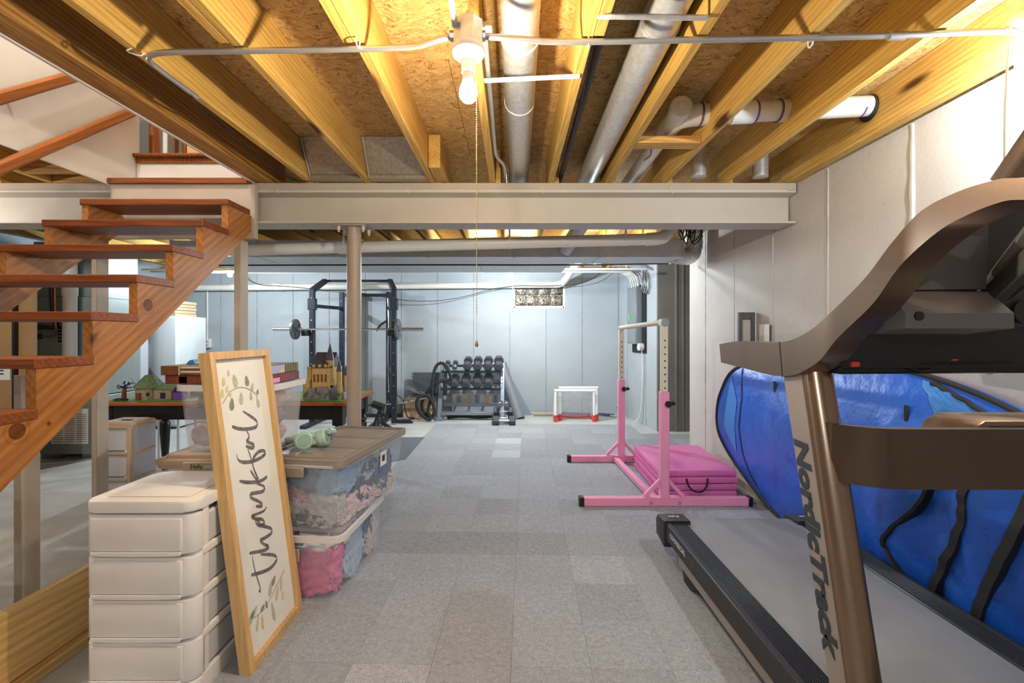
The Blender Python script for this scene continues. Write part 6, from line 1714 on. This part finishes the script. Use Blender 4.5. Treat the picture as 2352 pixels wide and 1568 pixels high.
# console shells between the arms
gp = [P(px, py, 1.2) for px, py in ((2014, 667), (2268, 664), (2274, 452), (2210, 474), (2150, 506), (2100, 550), (2060, 600))]
MB().prism([(p.x, p.z) for p in gp], 'Y', 1.2, 1.22, .004).build('grey_back_panel', 'tmgrey', tr)
bs = [P(px, py, 1.30) for px, py in ((1935, 800), (1965, 725), (2030, 660), (2085, 585), (2165, 515), (2260, 470), (2420, 428), (2560, 410), (2640, 560), (2640, 800))]
MB().prism([(min(p.x, 1.775), p.z) for p in bs], 'Y', 1.30, 1.33, .004).build('back_shell', 'tmdark', tr, smooth=0)
MB().prism([(1.30, 1.36), (1.24, 1.345), (1.33, 1.225), (1.37, 1.245)], 'X', AX + .075, 1.775).build('lower_shell', 'tmdark', tr, smooth=0)
MB().prism([(1.14, 1.372), (1.14, 1.335), (1.31, 1.315), (1.33, 1.36), (1.2, 1.43)], 'X', .955, 1.22, .004).build('cup_tray', 'tmgrey', tr)
MB().cyl((.985, 1.135, 1.365), (.985, 1.15, 1.365), .011, n=16).build('tray_hole', 'black', tr)
MB().bar(P(2205, 750, 1.26), P(2390, 575, 1.12), .05, .03, up=(0, -.6, .8), bev=.004).build('slanted_rib', 'tmdark', tr)
MB().bar(P(2262, 668, 1.27), P(2390, 500, 1.14), .09, .03, up=(0, -.6, .8), bev=.004).build('slanted_rib', 'tmgrey', tr)
lc = [P(px, py, 1.23) for px, py in ((2245, 748), (2345, 655), (2470, 560), (2470, 752))]
MB().prism([(p.x, p.z) for p in lc], 'Y', 1.215, 1.235, .003).build('lower_cover', 'tmdark', tr, smooth=0)
MB().bar((.94, 1.36, 1.262), (1.775, 1.30, 1.30), .05, .045, up=(0, -.3, 1), bev=.008).build('under_bar', 'tmdark', tr)
MB().bar((.945, 1.38, 1.225), (1.775, 1.36, 1.232), .05, .04, bev=.008).build('under_bar', 'black', tr)
rr = random.Random(12)
for k in range(4):
    z = 1.262 - k * .007
    MB().tube([(.95, 1.335, z - .02), (1.08, 1.325, z + rr.uniform(-.012, .02)), (1.2, 1.32, z + rr.uniform(-.02, .02)), (1.32, 1.32, z + rr.uniform(-.025, .01)), (1.5, 1.32, z + .01), (1.7, 1.32, z)], .0045, 6, smooth=2).build('console_cable', 'black', tr)
for x, z in ((.95, 1.235), (1.225, 1.252)): MB().box(x, x + .022, 1.31, 1.33, z - .006, z + .010, .003).build('red_connector', 'red', tr)
MB().tube([(1.13, 1.34, 1.235), (1.14, 1.335, 1.218), (1.18, 1.335, 1.216), (1.195, 1.34, 1.228)], .004, 6, smooth=1).build('cable_clip', 'black', tr)
for x, y, z in ((1.215, 1.19, 1.405), (1.20, 1.235, 1.34), (1.0, 1.335, 1.285)): MB().cyl((x, y, z), (x, y - .012, z - .006), .006, n=8).build('screw', 'tmgrey', tr)
pg_ = P(2345, 715, 1.213); MB().cyl(pg_, pg_ + Vector((0, -.012, 0)), .03, n=18).build('speaker_grille', 'black', tr)
MB().prism([(.99, 1.645), (.955, 1.625), (.66, 1.96), (.695, 1.985)], 'X', 1.0, 1.68, .008).build('screen_housing', 'bronze', tr)
MB().prism([(1.0, 1.66), (.985, 1.648), (.715, 1.955), (.725, 1.965)], 'X', 1.03, 1.65).build('screen_glass', 'black', tr, smooth=0)
# crossbar between the uprights
cb0 = [(.905, 1.335), (.935, 1.295), (.985, 1.262), (1.06, 1.25), (1.35, 1.248), (1.68, 1.25), (1.75, 1.27), (1.80, 1.32)]
cc = cr([Vector((a, c, 0)) for a, c in cb0], 6); b = MB(); R_ = []
for p in cc: R_.append([b.bm.verts.new((p.x, p.y, z)) for z in (1.068, .908)] + [b.bm.verts.new((p.x, p.y + .028, z)) for z in (.908, 1.068)])
for A, B in zip(R_, R_[1:]):
    for i in range(4): b.bm.faces.new((A[i], A[(i + 1) % 4], B[(i + 1) % 4], B[i]))
b.bm.faces.new(R_[0]); b.bm.faces.new(R_[-1][::-1])
bmesh.ops.bevel(b.bm, geom=[e for e in b.bm.edges if e.calc_face_angle(0) > .8], offset=.007, segments=2, affect='EDGES')
b.build('crossbar', 'bronze_shaded', tr, smooth=40)
MB().prism([(1.30, .99), (1.33, 1.045), (1.37, 1.07), (1.8, 1.07), (1.8, .99)], 'Y', 1.36, 1.52, .006).build('accessory_tray', 'bronze', tr)
MB().prism([(1.335, .995), (1.385, 1.055), (1.79, 1.055), (1.79, .995)], 'Y', 1.352, 1.358).build('tray_inset', 'tmdark', tr, smooth=0)
ob('safety_cord', 'pvc', 'white cord loop hanging from the right console arm', 'cord', lambda b: b.tube([(1.80, 1.80, 1.25), (1.79, 1.79, 1.2), (1.80, 1.78, 1.165), (1.83, 1.77, 1.19)], .005, 8, smooth=2))
